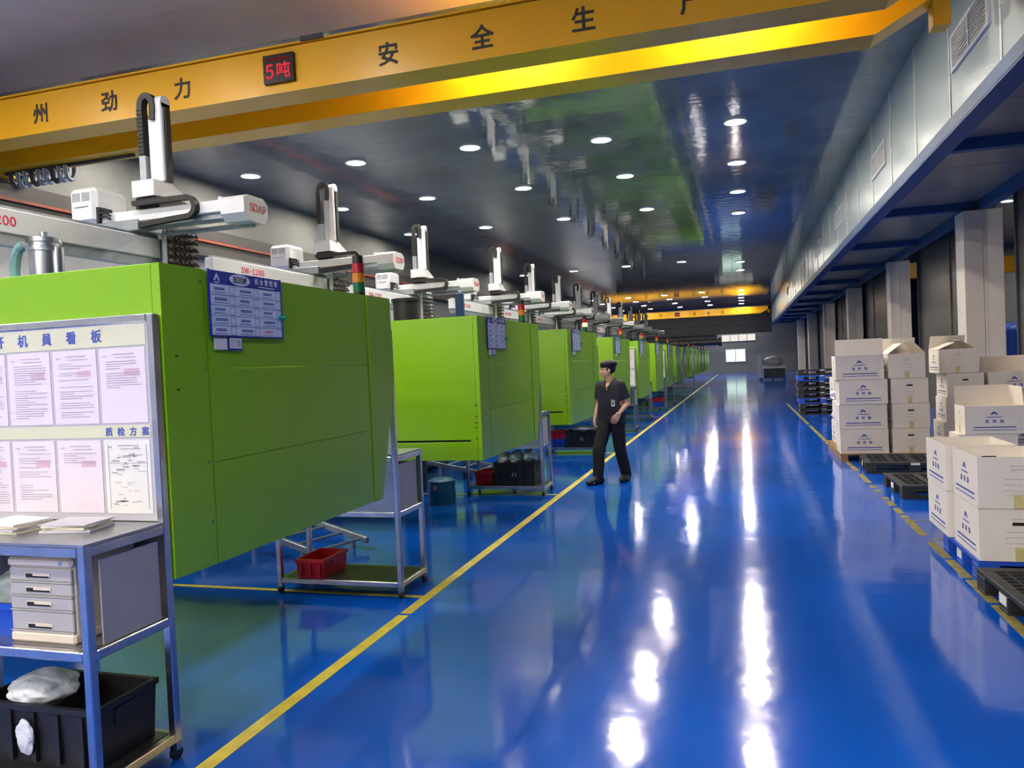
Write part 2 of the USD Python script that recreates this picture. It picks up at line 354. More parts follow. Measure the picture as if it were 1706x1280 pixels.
struct('floor', box(XL, XR, Y0, Y1, -0.2, 0.0), 'epoxy_blue')
cl = UsdGeom.Xform.Define(stage, '/World/ceiling').GetPrim(); key(cl, None, None, None, 'structure')
y = Y0
while y < Y1 - 0.01:
    part(cl, 'panel', box(XL, XR, y, min(y + 1.2, Y1) - 0.006, CEIL, CEIL + 0.05), 'mirror_film' if y > 8.5 else 'ceiling_matt', smooth=False)
    y += 1.2
struct('wall_left', box(XL - 0.2, XL, Y0, Y1, 0, 4.4), 'wall_white')
struct('trim_2', box(XL - 0.2, XL, Y0, Y1, 4.4, CEIL), 'wall_dull')  # upper part of the left wall, its shade put into the colour
struct('wall_back', box(XL, XR, Y0 - 0.2, Y0, 0, CEIL), 'wall_white')
# the far wall, with an opening for its window
WX0, WX1, WZ0, WZ1 = -1.68, 0.26, 1.02, 2.35
struct('wall_far', cat_(box(XL, WX0, Y1, Y1 + 0.2, 0, CEIL), box(WX1, XR, Y1, Y1 + 0.2, 0, CEIL), box(WX0, WX1, Y1, Y1 + 0.2, 0, WZ0), box(WX0, WX1, Y1, Y1 + 0.2, WZ1, CEIL)), 'wall_grey')
w1 = UsdGeom.Xform.Define(stage, '/World/window_1').GetPrim(); key(w1, None, None, None, 'structure')
part(w1, 'frame', cat_(box(WX0, WX1, Y1 - 0.03, Y1 + 0.06, WZ0, WZ0 + 0.07), box(WX0, WX1, Y1 - 0.03, Y1 + 0.06, WZ1 - 0.07, WZ1), box(WX0, WX0 + 0.06, Y1 - 0.03, Y1 + 0.06, WZ0 + 0.07, WZ1 - 0.07), box(WX1 - 0.06, WX1, Y1 - 0.03, Y1 + 0.06, WZ0 + 0.07, WZ1 - 0.07), box(-0.74, -0.69, Y1 - 0.02, Y1 + 0.05, WZ0 + 0.07, WZ1 - 0.07)), 'wall_white')
part(w1, 'pane', box(WX0 + 0.06, -0.74, Y1 + 0.01, Y1 + 0.02, WZ0 + 0.07, WZ1 - 0.07), 'window_glass')
part(w1, 'pane', box(-0.69, WX1 - 0.06, Y1 + 0.01, Y1 + 0.02, WZ0 + 0.07, WZ1 - 0.07), 'window_glass')
struct('wall_office', box(WX0 - 1.5, WX1 + 1.5, Y1 + 2.0, Y1 + 2.1, 0, 3.2), 'office_light')
w2 = UsdGeom.Xform.Define(stage, '/World/window_2').GetPrim(); key(w2, None, None, None, 'structure')
for i in range(4):
    part(w2, 'pane', box(-1.95 + i * 0.8, -1.2 + i * 0.8, Y1 - 0.04, Y1 - 0.01, 3.1, 3.72), 'frosted_light')
part(w2, 'frame', cat_(box(-2.0, 1.25, Y1 - 0.05, Y1 - 0.005, 3.04, 3.1), *[box(-2.0 + i * 0.8, -1.95 + i * 0.8, Y1 - 0.05, Y1 - 0.005, 3.1, 3.72) for i in range(5)]), 'wall_grey')
# dark bulkhead hanging from the ceiling in front of the far wall
bh = UsdGeom.Xform.Define(stage, '/World/bulkhead').GetPrim(); key(bh, None, None, None, 'structure')
for i in range(6):
    part(bh, 'panel', box(XL, FX, 75.0 + 0.02 * (i % 2), 75.2, 3.72 + i * 0.41, 3.72 + i * 0.41 + 0.404), 'bulkhead_dark')
struct('trim_1', box(XL, -2.3, 75.25, 75.5, 2.9, 3.72), 'bulkhead_dark')
t = thing('air_duct', 'big black round pipe lying across the far end under the dark bulkhead', 'pipe')
part(t, 'tube', cyl((-10.5, 73.6, 3.0), (-2.1, 73.6, 3.0), 0.28, 20), 'black_plastic')
part(t, 'end_flange', cyl((-2.1, 73.6, 3.0), (-1.85, 73.6, 3.0), 0.40, 20), 'black_plastic')
part(t, 'hanger', cat_(box(-9.0, -8.95, 73.55, 73.6, 3.28, CEIL), box(-3.6, -3.55, 73.55, 73.6, 3.28, CEIL)), 'beam_dark')
one('sill_rail', box(-10.5, -2.3, 73.9, 74.1, 2.55, 2.66), 'wall_white', 'pale horizontal rail running just below the black pipe at the far end', 'rail')

# runway beam of the cranes on the left wall
rb = UsdGeom.Xform.Define(stage, '/World/trim_runway').GetPrim(); key(rb, None, None, None, 'structure')
part(rb, 'beam_web', box(XL, XL + 0.18, Y0, 75, 4.45, 5.02), 'beam_dark')
part(rb, 'beam_flange', box(XL, XL + 0.34, Y0, 75, 4.40, 4.45), 'beam_dark')
part(rb, 'conductor_bar', box(XL + 0.18, XL + 0.24, Y0, 75, 4.74, 4.79), 'rail_orange', 'rust red conductor bar')
part(rb, 'rail', box(XL + 0.06, XL + 0.12, Y0, 75, 5.02, 5.07), 'beam_dark')

# the gallery on the right: clad front, blue edge, ribbed underside
ga = UsdGeom.Xform.Define(stage, '/World/trim_gallery').GetPrim(); key(ga, None, None, None, 'structure')
gy = -28.97
while gy < 75:
    part(ga, 'cladding_panel', box(FX, FX + 0.06, gy + 0.012, min(gy + 2.0, 75.2) - 0.012, GAL_Z + 0.12, CEIL - 0.002, 0.006), 'clad_steel')
    part(ga, 'seam_strip', cat_(*[box(FX - 0.012, FX + 0.03, gy - 0.03, gy + 0.03, GAL_Z + 0.12 + 0.55 * k + 0.004, GAL_Z + 0.12 + 0.55 * (k + 1) - 0.004) for k in range(3)]), 'seam_white')
    gy += 2.0
part(ga, 'edge_beam', cat_(box(FX - 0.03, FX + 0.10, Y0, 75.2, GAL_Z - 0.06, GAL_Z + 0.12, 0.008), box(FX - 0.03, FX + 0.22, Y0, 75.2, GAL_Z - 0.08, GAL_Z - 0.06)), 'steel_blue', 'blue edge beam')
part(ga, 'edge_beam', box(GAL_X - 0.12, GAL_X + 0.06, Y0, 75.2, GAL_Z - 0.10, GAL_Z + 0.12, 0.008), 'steel_blue', 'blue edge beam')
BEAMS = [-26.3, -20.8, -15.3, -9.8, -4.3, 1.2, 6.7, 12.15, 17.5, 22.7, 28.1, 33.6, 39.1, 44.6, 50.1, 55.6, 61.1, 66.6, 72.0]
for b in BEAMS:
    part(ga, 'cross_beam', box(FX + 0.10, GAL_X - 0.12, b - 0.09, b + 0.09, GAL_Z - 0.06, GAL_Z + 0.10, 0.006), 'steel_blue', 'blue cross beam')
for a, b in zip(BEAMS, BEAMS[1:]):
    for k in range(3):
        s = (b - a) / 3
        part(ga, 'soffit_panel', box(FX + 0.10, GAL_X - 0.12, a + s * k + 0.01, a + s * (k + 1) - 0.01, GAL_Z + 0.10, GAL_Z + 0.14), 'under_grey')
part(ga, 'deck', box(FX + 0.06, GAL_X + 0.06, Y0, 75.2, GAL_Z + 0.15, GAL_Z + 0.2), 'under_grey')

# columns along the gallery's inner edge and the dark wall between them
COLS = [8.6, 17.5, 26.2, 36.0, 46.2, 57.0, 68.0]
for i, cy_ in enumerate(COLS):
    c = UsdGeom.Xform.Define(stage, f'/World/column_{i + 1}').GetPrim(); key(c, None, None, None, 'structure')
    w = 0.29 if i != 1 else 0.35
    gx = GAL_X if i != 1 else GAL_X - 0.06
    for s in (0, 1):
        part(c, 'cladding', box(gx - w + s * w + 0.004, gx - w + (s + 1) * w - 0.004, cy_ - 0.3, cy_ + 0.3, 0, GAL_Z - 0.101, 0.008), 'column_white')
    part(c, 'core', box(gx - w + 0.02, gx + w - 0.02, cy_ - 0.28, cy_ + 0.28, 0, GAL_Z - 0.101), 'column_white')
wr = UsdGeom.Xform.Define(stage, '/World/wall_right').GetPrim(); key(wr, None, None, None, 'structure')
GAPS = []
ys = [Y0] + COLS + [78.9]
for a, b in zip(ys, ys[1:]):
    p0 = a + (0.5 if a > -20 else 0); p1 = b - ((1.0 if b < 20 else 1.3) if b < 78 else 0)
    n = max(2, int(round((p1 - p0) / 1.6)))
    for k in range(n):
        q0, q1 = p0 + (p1 - p0) * k / n, p0 + (p1 - p0) * (k + 1) / n
        part(wr, 'panel', box(GAL_X + 0.32 + 0.03 * (k % 2), GAL_X + 0.40 + 0.03 * (k % 2), q0 + 0.008, q1 - 0.008, 0, CEIL - 0.01), 'panel_dark')
    part(wr, 'post', box(GAL_X + 0.28, GAL_X + 0.44, p1 - 0.005, p1 + 0.07, 0, CEIL - 0.01), 'machine_grey')
# next hall, seen only through the gaps
struct('wall_next_hall', box(XR, XR + 0.2, Y0, Y1, 0, CEIL), 'wall_white')
one('blue_tank', cat_(cyl((8.4, 27.5, 0), (8.4, 27.5, 2.0), 0.9, 24), ball((8.4, 27.5, 2.0), 0.9, 2, (1, 1, 0.4))), 'pallet_blue', 'blue round tank glimpsed in the next hall through the gap by a column', 'tank')
one('next_hall_crane', box(5.4, XR - 0.1, 33.0, 33.5, 4.35, 4.95, 0.01), 'crane_yellow', 'yellow crane girder glimpsed in the next hall through the gap', 'crane')

# painted lines
LX = -2.295
struct('trim_line_left', cat_(box(LX - 0.04, LX + 0.04, 1.0, 4.78, 0, 0.002), box(LX - 0.04, LX + 0.04, 4.82, 74, 0, 0.002)), 'yellow_paint', smooth=False)
for q, m_ in ((5.2, 'yellow_paint'), (9.55, 'yellow_paint'), (13.95, 'yellow_paint'), (18.3, 'yellow_paint'), (22.6, 'yellow_paint')):
    struct('trim_line_bay', box(-4.7, LX - 0.045, q - 0.025, q + 0.025, 0, 0.002), m_, smooth=False)
RL = []
yy = 3.0
while yy < 27:
    L = R.uniform(0.5, 1.0) if not 8.2 < yy < 10.3 else R.uniform(0.10, 0.28)
    x0 = 1.505 - 0.0075 * max(0, yy - 5)
    RL.append(frame3(box(-0.035, 0.035, 0, L, 0, 0.002), (1, 0, 0), (-0.0075, 1, 0), (0, 0, 1), (x0, yy, 0)))
    yy += L + (0.05 if not 8.2 < yy < 10.3 else R.uniform(0.08, 0.2)) + (0.22 if R.random() < 0.12 else 0)
struct('trim_line_right', cat_(*RL), 'worn_paint', smooth=False)
struct('trim_line_bay', cat_(box(1.50, 2.4, 8.22, 8.25, 0, 0.002), box(1.50, 2.4, 7.40, 7.43, 0, 0.002)), 'worn_paint', smooth=False)

# ceiling downlights
ROWS = {'A': (0.02, [-4.2, -0.9, 8.8, 12.3, 15.6, 18.9, 22.2, 25.5, 38.8, 42.6, 55.8, 59.7, 63.1, 66.4, 70.3], 'right hand row, over the aisle'),
        'B': (-2.6, [-4.2, -0.9, 8.8, 12.3, 15.65, 18.95, 23.4, 37.0, 55.3, 59.7, 64.5, 69.5], 'row above the machine fronts'),
        'C': (-5.2, [-4.2, -0.9, 2.4, 5.0, 11.7, 15.0, 19.0, 23.6, 37.0, 55.6, 59.7, 64.5, 69.7], 'middle row above the machines'),
        'D': (-7.8, [-4.2, -0.9, 2.4, 5.0, 11.7, 15.0, 18.9, 23.7, 37.2, 55.8, 60.0, 65.0, 69.8], 'row above the robot masts'),
        'E': (-10.4, [-4.2, -0.9, 2.4, 5.0, 11.7, 14.95, 19.0, 23.6, 37.4, 55.9, 60.1, 65.0, 70.0], 'leftmost row, by the left wall')}
ring = m3.Manifold.cylinder(0.03, 0.23, 0.23, 32) - m3.Manifold.cylinder(0.05, 0.195, 0.195, 32).translate((0, 0, -0.01))
disc = trimesh.creation.cylinder(0.194, 0.012, 32)
lamp0 = None
BACK = [-27.3, -24.0, -20.7, -17.4, -14.1, -10.8, -7.5]  # unseen rows added behind the camera to light surfaces facing it
for col, (lx, rows, where) in ROWS.items():
    rows = BACK + rows + ([77.2] if col in 'ABC' else [])  # last row added out of sight behind the bulkhead to brighten the far wall
    n = 0
    for ly in rows:
        vis = ly > 14.5
        if vis:
            n += 1
        if not vis:
            lab, grp = 'unseen round ceiling downlight on the near side of the yellow crane, above the frame', 'downlights before the crane'
        elif ly < 50:
            lab, grp = f'round white downlight, {ORD[n - 1]} from the yellow crane in the {where}', None
        else:
            lab, grp = ('tiny bright downlight in the far ceiling near the second yellow crane', 'downlights by the far crane') if ly < 76 else ('added unseen ceiling downlight between the dark bulkhead and the far wall', 'added downlights by the far wall')
        loc = (lx, ly, CEIL - 0.032)
        if lamp0 is None:
            lamp0 = thing('downlight', lab, 'ceiling light', loc, 0, grp)
            part(lamp0, 'trim_ring', ring, 'robot_white'); part(lamp0, 'diffuser', shift(disc, z=0.012), 'lamp')
        else:
            dup(lamp0, loc, 0, lab, grp)
for ly in (12.0, 20.0, 28.0, 40.0):
    dup(lamp0, (8.2, ly, CEIL - 0.032), 0, 'ceiling downlight of the next hall behind the columns', 'next hall downlights')

# vent grilles in the gallery front
def make_grille(loc, label):
    t = thing('vent_grille', label, 'vent', loc)
    W, H = 1.5, 0.46
    part(t, 'frame', cat_(box(-0.03, 0, -W / 2, W / 2, 0, 0.05, 0.004), box(-0.03, 0, -W / 2, W / 2, H - 0.05, H, 0.004), box(-0.03, 0, -W / 2, -W / 2 + 0.07, 0.05, H - 0.05), box(-0.03, 0, W / 2 - 0.07, W / 2, 0.05, H - 0.05), box(-0.03, 0, -0.03, 0.03, 0.05, H - 0.05)), 'robot_white')
    part(t, 'backing', box(-0.006, -0.001, -W / 2 + 0.07, W / 2 - 0.07, 0.05, H - 0.05), 'grey_plastic')
    for k in range(8):
        z = 0.065 + k * 0.044
        for s in (0, 1):
            a = -W / 2 + 0.08 if s == 0 else 0.04
            part(t, 'slat', turn(box(-0.022, -0.008, a, a + 0.62, z, z + 0.03), 0, (0, 1, 0)), 'grey_plastic')
    return t


g0 = make_grille((FX - 0.001, 10.12, 5.06), 'white louvred vent grille nearest the camera in the silver gallery front')
for i, gy in enumerate((16.3, 22.7, 29.0, 35.3, 41.6, 47.9)):
    dup(g0, (FX - 0.001, gy, 5.06), 0, f'{ORD[i + 1]} white vent grille from the camera in the silver gallery front')

# ============================================================ CRANES
def make_crane(y, label, near):
    t = thing('bridge_crane', label, 'crane', (0, y, 0), 0)
    zb, zt = 5.1, 5.63
    prof = [(-11.25, zb), (1.5, zb), (2.1, zb + 0.32), (2.1, zt), (-11.25, zt)]
    for k, gy in enumerate((0.0, 1.05)):
        m = frame3(poly(prof, 0.42), (1, 0, 0), (0, 0, 1), (0, -1, 0), (0, gy + 0.42, 0))
        part(t, 'girder', m, 'crane_yellow', smooth=False)
        part(t, 'top_flange', cat_(box(-11.25, 2.1, gy - 0.03, gy + 0.45, zt + 0.012, zt + 0.035)), 'crane_yellow', smooth=False)
        part(t, 'trolley_rail', box(-11.0, 1.9, gy + 0.18, gy + 0.24, zt + 0.035, zt + 0.075), 'beam_dark')
    part(t, 'end_truck', box(-11.42, -11.26, -0.5, 2.0, 5.09, 5.42, 0.01), 'crane_yellow')
    part(t, 'end_truck', box(2.105, 2.28, 1.22, 1.45, 5.16, 5.46, 0.01), 'crane_yellow')
    H = 0.26
    for k, ch in enumerate('州劲力'):
        part(t, 'lettering', on('-y', glyph(ch, H, 0.003), (-9.07 + k * 1.145, -0.001, 5.235)), 'ink_dark', 'dark painted character', smooth=False)
    for k, ch in enumerate('安全生产'):
        part(t, 'lettering', on('-y', glyph(ch, H, 0.003), (-3.93 + k * 1.145, -0.001, 5.215)), 'ink_dark', 'dark painted character', smooth=False)
    d = part(t, 'display', box(-5.43, -5.01, -0.05, -0.001, 5.21, 5.55, 0.004), 'display_black', 'black load display with red figures')
    part(d, 'figure', on('-y', glyph('5', 0.21, 0.003), (-5.40, -0.051, 5.25)), 'led_red', smooth=False)
    part(d, 'figure', on('-y', glyph('吨', 0.19, 0.003), (-5.255, -0.051, 5.26)), 'led_red', smooth=False)
    part(d, 'dim_row', box(-5.37, -5.07, -0.053, -0.05, 5.48, 5.50), 'led_dim')
    if near:
        part(t, 'junction_box', box(-4.9, -4.6, -0.06, -0.031, 5.645, 5.70), 'beam_dark')
    return t


make_crane(8.22, 'yellow bridge crane nearest the camera, twin box girders with dark characters', True)
make_crane(66.8, 'small far yellow bridge crane hanging at the end of the hall', False)
fc = thing('festoon_cable', 'bunch of grey cable loops hanging under the near yellow crane at upper left', 'cable', (0, 9.5, 0))
part(fc, 'track', box(-11.1, -8.6, -0.02, 0.02, 5.055, 5.098), 'beam_dark')
for k in range(9):
    xx = -10.9 + 0.135 * k
    a = np.linspace(0, math.pi, 9)
    part(fc, 'loop', tube([(xx, 0.09 * math.cos(q), 5.05 - 0.20 * math.sin(q) - 0.0) for q in a], 0.035, 8), 'rail_grey' if k % 3 else 'beam_dark')
# ============================================================ MACHINES
PART = part
MX = -2.447                                  # plane of the machines' aisle face
CORNER = [2.815, 7.03, 11.01, 15.04, 18.87, 22.6, 26.2, 29.9, 33.7, 37.5, 41.4, 45.2, 49.0, 52.8, 56.6]
ZB, ZT = 0.69, 2.27


def make_machine(loc, label):
    t = thing('moulding_machine', label, 'machine', loc, 0, 'green machines along the aisle')
    SC = 0.89
    def part(o, name, mesh, m, label=None, smooth=35):
        if name not in ('bed', 'bed_foot'):
            v, f, _ = meshkit.arrays(mesh)
            mesh = trimesh.Trimesh(np.column_stack([v[:, :2] * SC, EYE + (v[:, 2] - EYE) * SC]), f, process=False)
        return PART(o, name, mesh, m, label, smooth)
    L = 2.57
    W = 5.6
    # aisle face: near strip, three panels of the main field, angled far strip
    part(t, 'corner_strip', on('+x', poly([(-0.004, ZB), (0.318, ZB - 0.005), (0.318, ZT), (-0.004, ZT)], 0.05), (-0.05, 0, 0)), 'lime', smooth=False)
    zs = [ZB - 0.005, 1.232, 1.737, ZT]
    for k in range(3):
        part(t, 'side_panel', box(-0.05, -0.001, 0.333, 2.165, zs[k] + (0.002 if k else 0), zs[k + 1] - 0.002), 'lime', smooth=False)
    part(t, 'far_strip', on('+x', poly([(2.173, ZB - 0.01), (2.29, ZB - 0.01), (2.585, 1.60), (2.57, ZT), (2.173, ZT)], 0.05), (-0.042, 0, 0)), 'lime', smooth=False)
    part(t, 'fold_edge', box(-0.03, -0.006, 0.30, 0.345, ZB - 0.003, ZT - 0.005), 'lime')
    part(t, 'fold_edge', box(-0.045, -0.006, 2.150, 2.185, ZB - 0.003, ZT - 0.005), 'lime')
    # near face
    part(t, 'front_panel', box(-1.19, -0.052, -0.004, 0.05, 0.915, ZT, 0.003), 'lime')
    part(t, 'front_panel', box(-W, -1.196, -0.004, 0.05, 0.915, ZT, 0.003), 'lime')
    part(t, 'lower_panel', box(-W, -0.052, -0.004, 0.05, ZB, 0.893, 0.003), 'lime')
    part(t, 'slot', box(-W, -0.13, 0.012, 0.045, 0.893, 0.915), 'black_gap')
    part(t, 'corner_fill', box(-0.13, -0.052, -0.003, 0.045, 0.893, 0.915), 'lime', smooth=False)
    for z in (1.288, 1.17, 1.098, 1.045, 0.927):
        part(t, 'vent_slot', box(-0.075, -0.04, -0.006, 0.0, z, z + 0.008), 'black_gap')
    for z in (2.2, 1.74, 1.24, 0.92, 0.755):
        part(t, 'screw', cyl((0, 0.29, z), (0.006, 0.29, z), 0.008, 8), 'chrome')
    for z in (1.80, 1.63):
        part(t, 'hole', box(-0.001, 0.0015, 0.075, 0.095, z, z + 0.008), 'black_gap')
    # closing rims and the machine bed behind
    part(t, 'top_rim', cat_(box(-W, -0.05, 0.05, 0.30, ZT - 0.03, ZT - 0.005), box(-0.30, -0.05, 0.30, L - 0.01, ZT - 0.03, ZT - 0.005)), 'lime', smooth=False)
    part(t, 'back_panel', box(-W, -0.06, L - 0.06, L - 0.02, 1.75, ZT, 0.003), 'lime')
    part(t, 'top_deck', box(-W, -1.6, 0.3, 2.45, ZT - 0.02, ZT), 'machine_grey')
    part(t, 'bed', box(-5.0, -2.6, 0.35, 1.85, 0.06, 1.0, 0.02), 'machine_grey')
    part(t, 'bed_foot', cat_(*[box(-x - 0.2, -x, yy, yy + 0.2, 0.0, 0.06) for x in (2.7, 4.7) for yy in (0.45, 1.55)]), 'black_plastic')
    part(t, 'clamp_unit', box(-W, -1.6, 0.5, 1.95, 1.0, ZT - 0.06, 0.03), 'machine_grey')
    return t


def make_info_board(loc, label):
    t = thing('info_board', label, 'sign', loc, 0, 'blue status boards on the machines')
    SC = 0.89
    def part(o, name, mesh, m, label=None, smooth=35):
        v, f, _ = meshkit.arrays(mesh)
        return PART(o, name, trimesh.Trimesh(v * SC, f, process=False), m, label, smooth)
    W, H = 0.67, 0.36
    part(t, 'panel', box(0, 0.008, 0, W, 0, H, 0.002), 'sign_pale')
    part(t, 'header', box(0.0081, 0.0095, 0.004, W - 0.004, H - 0.075, H - 0.003), 'sign_navy')
    part(t, 'frame', cat_(box(0.0, 0.0105, -0.004, 0.004, -0.004, H + 0.002), box(0, 0.0105, W - 0.004, W + 0.004, -0.004, H + 0.002), box(0, 0.0105, 0.004, W - 0.004, -0.004, 0.004)), 'sign_navy')
    e = trimesh.creation.cylinder(0.5, 0.002, 32); e.apply_scale((0.185, 0.066, 1))
    b = part(t, 'badge', on('+x', e, (0.0112, 0.265, H - 0.040)), 'sign_pale', 'white oval badge')
    tx = latin('B20#', 0.034, 0.001); part(b, 'lettering', on('+x', shift(tx, -tx.bounds[1][0] / 2), (0.0125, 0.265, H - 0.057)), 'ink_dark', smooth=False)
    part(t, 'title', cat_(on('+x', word('机台管理表', 0.036, 0.048, 0.001), (0.0096, 0.405, H - 0.050)), on('+x', rect(0.44, 0.60, 0, 0.006, 0.001), (0.0096, 0, H - 0.066))), 'sign_pale', smooth=False)
    part(t, 'logo', on('+x', cat_(poly([(0, 0.0), (0.028, 0.042), (0.056, 0.0), (0.042, 0.0), (0.028, 0.02), (0.014, 0.0)], 0.001), rect(0.008, 0.048, -0.012, -0.006, 0.001)), (0.0096, 0.035, H - 0.058)), 'sign_pale', smooth=False)
    bars, marks = [], []
    rh = (H - 0.078) / 5
    for r_ in range(5):
        z = H - 0.078 - (r_ + 1) * rh
        if r_ < 4:
            bars.append(on('+x', rect(0.006, W - 0.006, z - 0.001, z + 0.002, 0.001), (0.0081, 0, 0)))
        for c_ in range(3):
            u = 0.012 + c_ * 0.222
            w = 0.085 + 0.02 * ((r_ + c_) % 2)
            m_ = on('+x', cat_(rect(u + 0.03, u + 0.03 + w, z + 0.026, z + 0.041, 0.001), rect(u + 0.02, u + 0.04 + w, z + 0.011, z + 0.015, 0.001)), (0.0081, 0, 0))
            if r_ == 4 and c_ == 2:
                red = m_
            else:
                marks.append(m_)
            bars.append(on('+x', cat_(rect(u + 0.158, u + 0.160, z + 0.008, z + 0.048, 0.001), rect(u + 0.200, u + 0.202, z + 0.008, z + 0.048, 0.001), rect(u + 0.158, u + 0.202, z + 0.006, z + 0.008, 0.001), rect(u + 0.158, u + 0.202, z + 0.048, z + 0.050, 0.001)), (0.0081, 0, 0)))
    part(t, 'ruling', cat_(*bars), 'sign_line', smooth=False)
    part(t, 'entry', cat_(*marks), 'sign_line', smooth=False)
    part(t, 'entry', red, 'print_red', 'red entry', smooth=False)
    part(t, 'magnet', cat_(cyl((0.0105, 0.655, 0.125), (0.03, 0.655, 0.125), 0.018, 14), cyl((0.03, 0.655, 0.125), (0.06, 0.655, 0.125), 0.012, 12, 0.004)), 'teal_plastic', 'teal pin magnet')
    part(t, 'note_card', box(0, 0.003, 0.025, 0.135, -0.075, -0.010), 'paper_white')
    q = part(t, 'card_holder', box(0, 0.006, 0.142, 0.265, -0.080, -0.006, 0.002), 'sign_navy')
    part(q, 'card', box(0.0061, 0.0075, 0.150, 0.257, -0.068, -0.010), 'paper_white')
    part(q, 'print', on('+x', cat_(*[rect(0.155, 0.198, -0.060 + 0.012 * k, -0.056 + 0.012 * k, 0.001) for k in range(4)], rect(0.213, 0.248, -0.058, -0.020, 0.001)), (0.0076, 0, 0)), 'print_grey', smooth=False)
    return t


# ============================================================ GANTRY ROBOTS
def make_robot(loc, label):
    """Origin: under the mast, on the floor. x runs to the aisle, y along it."""
    t = thing('gantry_robot', label, 'robot', loc, 0, 'white take-out robots above the machines')
    # traverse beam along the aisle and its riser
    bx = -0.40
    b = part(t, 'traverse_beam', box(bx - 0.11, bx + 0.02, -2.75, 0.35, 3.16, 3.40, 0.012), 'robot_white')
    part(b, 'guide_rail', cat_(box(bx - 0.06, bx - 0.01, -2.73, 0.35, 3.40, 3.43), box(bx - 0.09, bx + 0.0, -2.73, 0.84, 3.05, 3.155)), 'rail_grey')
    tx = latin('SW-1200', 0.085, 0.002)
    part(b, 'lettering', on('+x', tx, (bx + 0.021, -2.12, 3.24)), 'led_letter', smooth=False)
    part(t, 'riser', cat_(box(bx - 0.18, bx + 0.06, 0.20, 0.62, 2.246, 3.04, 0.01), box(bx - 0.10, bx + 0.04, 0.36, 0.72, 3.05, 3.40, 0.01)), 'rail_grey')
    part(t, 'riser_foot', box(bx - 0.3, bx + 0.5, 0.10, 0.72, 2.2065, 2.245), 'rail_grey')
    # hose manifold at the beam end
    mf = part(t, 'hose_manifold', box(-0.33, -0.30, 0.34, 0.85, 2.62, 3.56, 0.004), 'fitting_brown', 'brown manifold of hose fittings')
    part(mf, 'side_plate', box(-0.335, -0.28, 0.32, 0.34, 2.25, 3.58), 'robot_white')
    part(mf, 'fitting', cat_(*[cyl((-0.30, 0.38 + 0.084 * k, 2.70 + 0.088 * r_), (-0.24, 0.38 + 0.084 * k, 2.69 + 0.088 * r_), 0.026, 8) for k in range(6) for r_ in range(10)]), 'chrome')
    part(mf, 'hose_stub', cat_(*[cyl((-0.24, 0.38 + 0.084 * k, 2.69 + 0.088 * r_), (-0.22, 0.38 + 0.084 * k, 2.66 + 0.088 * r_), 0.018, 6) for k in range(6) for r_ in range(10)]), 'fitting_brown')
    # motor housing
    h = part(t, 'motor_housing', box(-1.24, -0.85, -0.12, 0.40, 3.56, 3.98, 0.05), 'robot_white')
    part(h, 'vent', cat_(*[box(-1.17 + 0.017 * k, -1.162 + 0.017 * k, -0.124, -0.118, 3.82, 3.92) for k in range(15) if k != 7]), 'rail_grey')
    part(h, 'ledge', box(-1.15, -0.95, -0.128, -0.118, 3.755, 3.762), 'rail_grey')
    part(h, 'saddle', box(-0.98, -0.30, -0.08, 0.42, 3.43, 3.56, 0.01), 'rail_grey')
    part(h, 'cable_entry', cat_(box(-0.86, -0.82, -0.10, 0.1, 3.57, 3.74), *[tube([(-0.84, -0.08, 3.70 - 0.04 * k), (-0.72, -0.11, 3.70 - 0.04 * k), (-0.66, -0.10, 3.66 - 0.04 * k)], 0.012, 6) for k in range(3)]), 'rubber_black')
    # kick arm across the aisle direction
    a = part(t, 'kick_arm', box(-0.83, 1.05, -0.06, 0.24, 3.53, 3.665, 0.012), 'robot_white')
    pr = [(-0.075, 3.50), (0.0, 3.42), (0.30, 3.42), (0.36, 3.50), (0.36, 3.64), (0.28, 3.70), (0.0, 3.70), (-0.075, 3.66)]
    e = part(a, 'end_cap', frame3(poly(pr, 0.30), (0, 1, 0), (0, 0, 1), (1, 0, 0), (0.80, 0, 0)), 'robot_white', smooth=False)
    part(a, 'lettering', on('+x', latin('SDAP', 0.085, 0.002), (1.101, 0.02, 3.53)), 'led_letter', smooth=False)
    part(a, 'lower_rail', cat_(box(-0.2, 1.0, 0.20, 0.27, 3.395, 3.44, 0.006), box(-0.8, 0.9, -0.02, 0.18, 3.47, 3.53)), 'rail_grey')
    part(a, 'button', cyl((0.72, 0.05, 3.66), (0.72, 0.05, 3.72), 0.03, 12), 'robot_white')
    # carriage with the sloping cover
    pr = [(-0.08, 3.80), (0.55, 3.80), (0.55, 3.84), (0.22, 3.985), (-0.08, 3.985)]
    c = part(t, 'carriage', frame3(poly(pr, 0.30), (0, 1, 0), (0, 0, 1), (1, 0, 0), (-0.36, 0, 0)), 'robot_white', smooth=False)
    part(c, 'under_plate', box(-0.34, -0.02, -0.05, 0.40, 3.67, 3.795), 'rubber_black')
    # mast
    part(t, 'mast', cat_(box(-0.25, -0.14, 0.10, 0.22, 3.99, 4.72, 0.008), box(-0.14, -0.045, 0.08, 0.24, 3.99, 4.90, 0.012), cyl((-0.14, 0.16, 4.90), (-0.045, 0.16, 4.90), 0.08, 16)), 'robot_white')
    part(t, 'belt', box(-0.043, -0.018, 0.12, 0.20, 3.99, 4.84), 'rubber_black')
    part(t, 'chain_bracket', box(-0.36, -0.275, 0.06, 0.16, 3.99, 4.30), 'rail_grey')
    ang = np.linspace(math.pi, 0, 12)
    pth = [(-0.325, 4.30)] + [(-0.325, 4.30 + 0.06 * k) for k in range(1, 10)] + [(-0.24 + 0.085 * math.cos(q), 4.87 + 0.11 * math.sin(q)) for q in ang] + [(-0.155, 4.80), (-0.165, 4.70)]
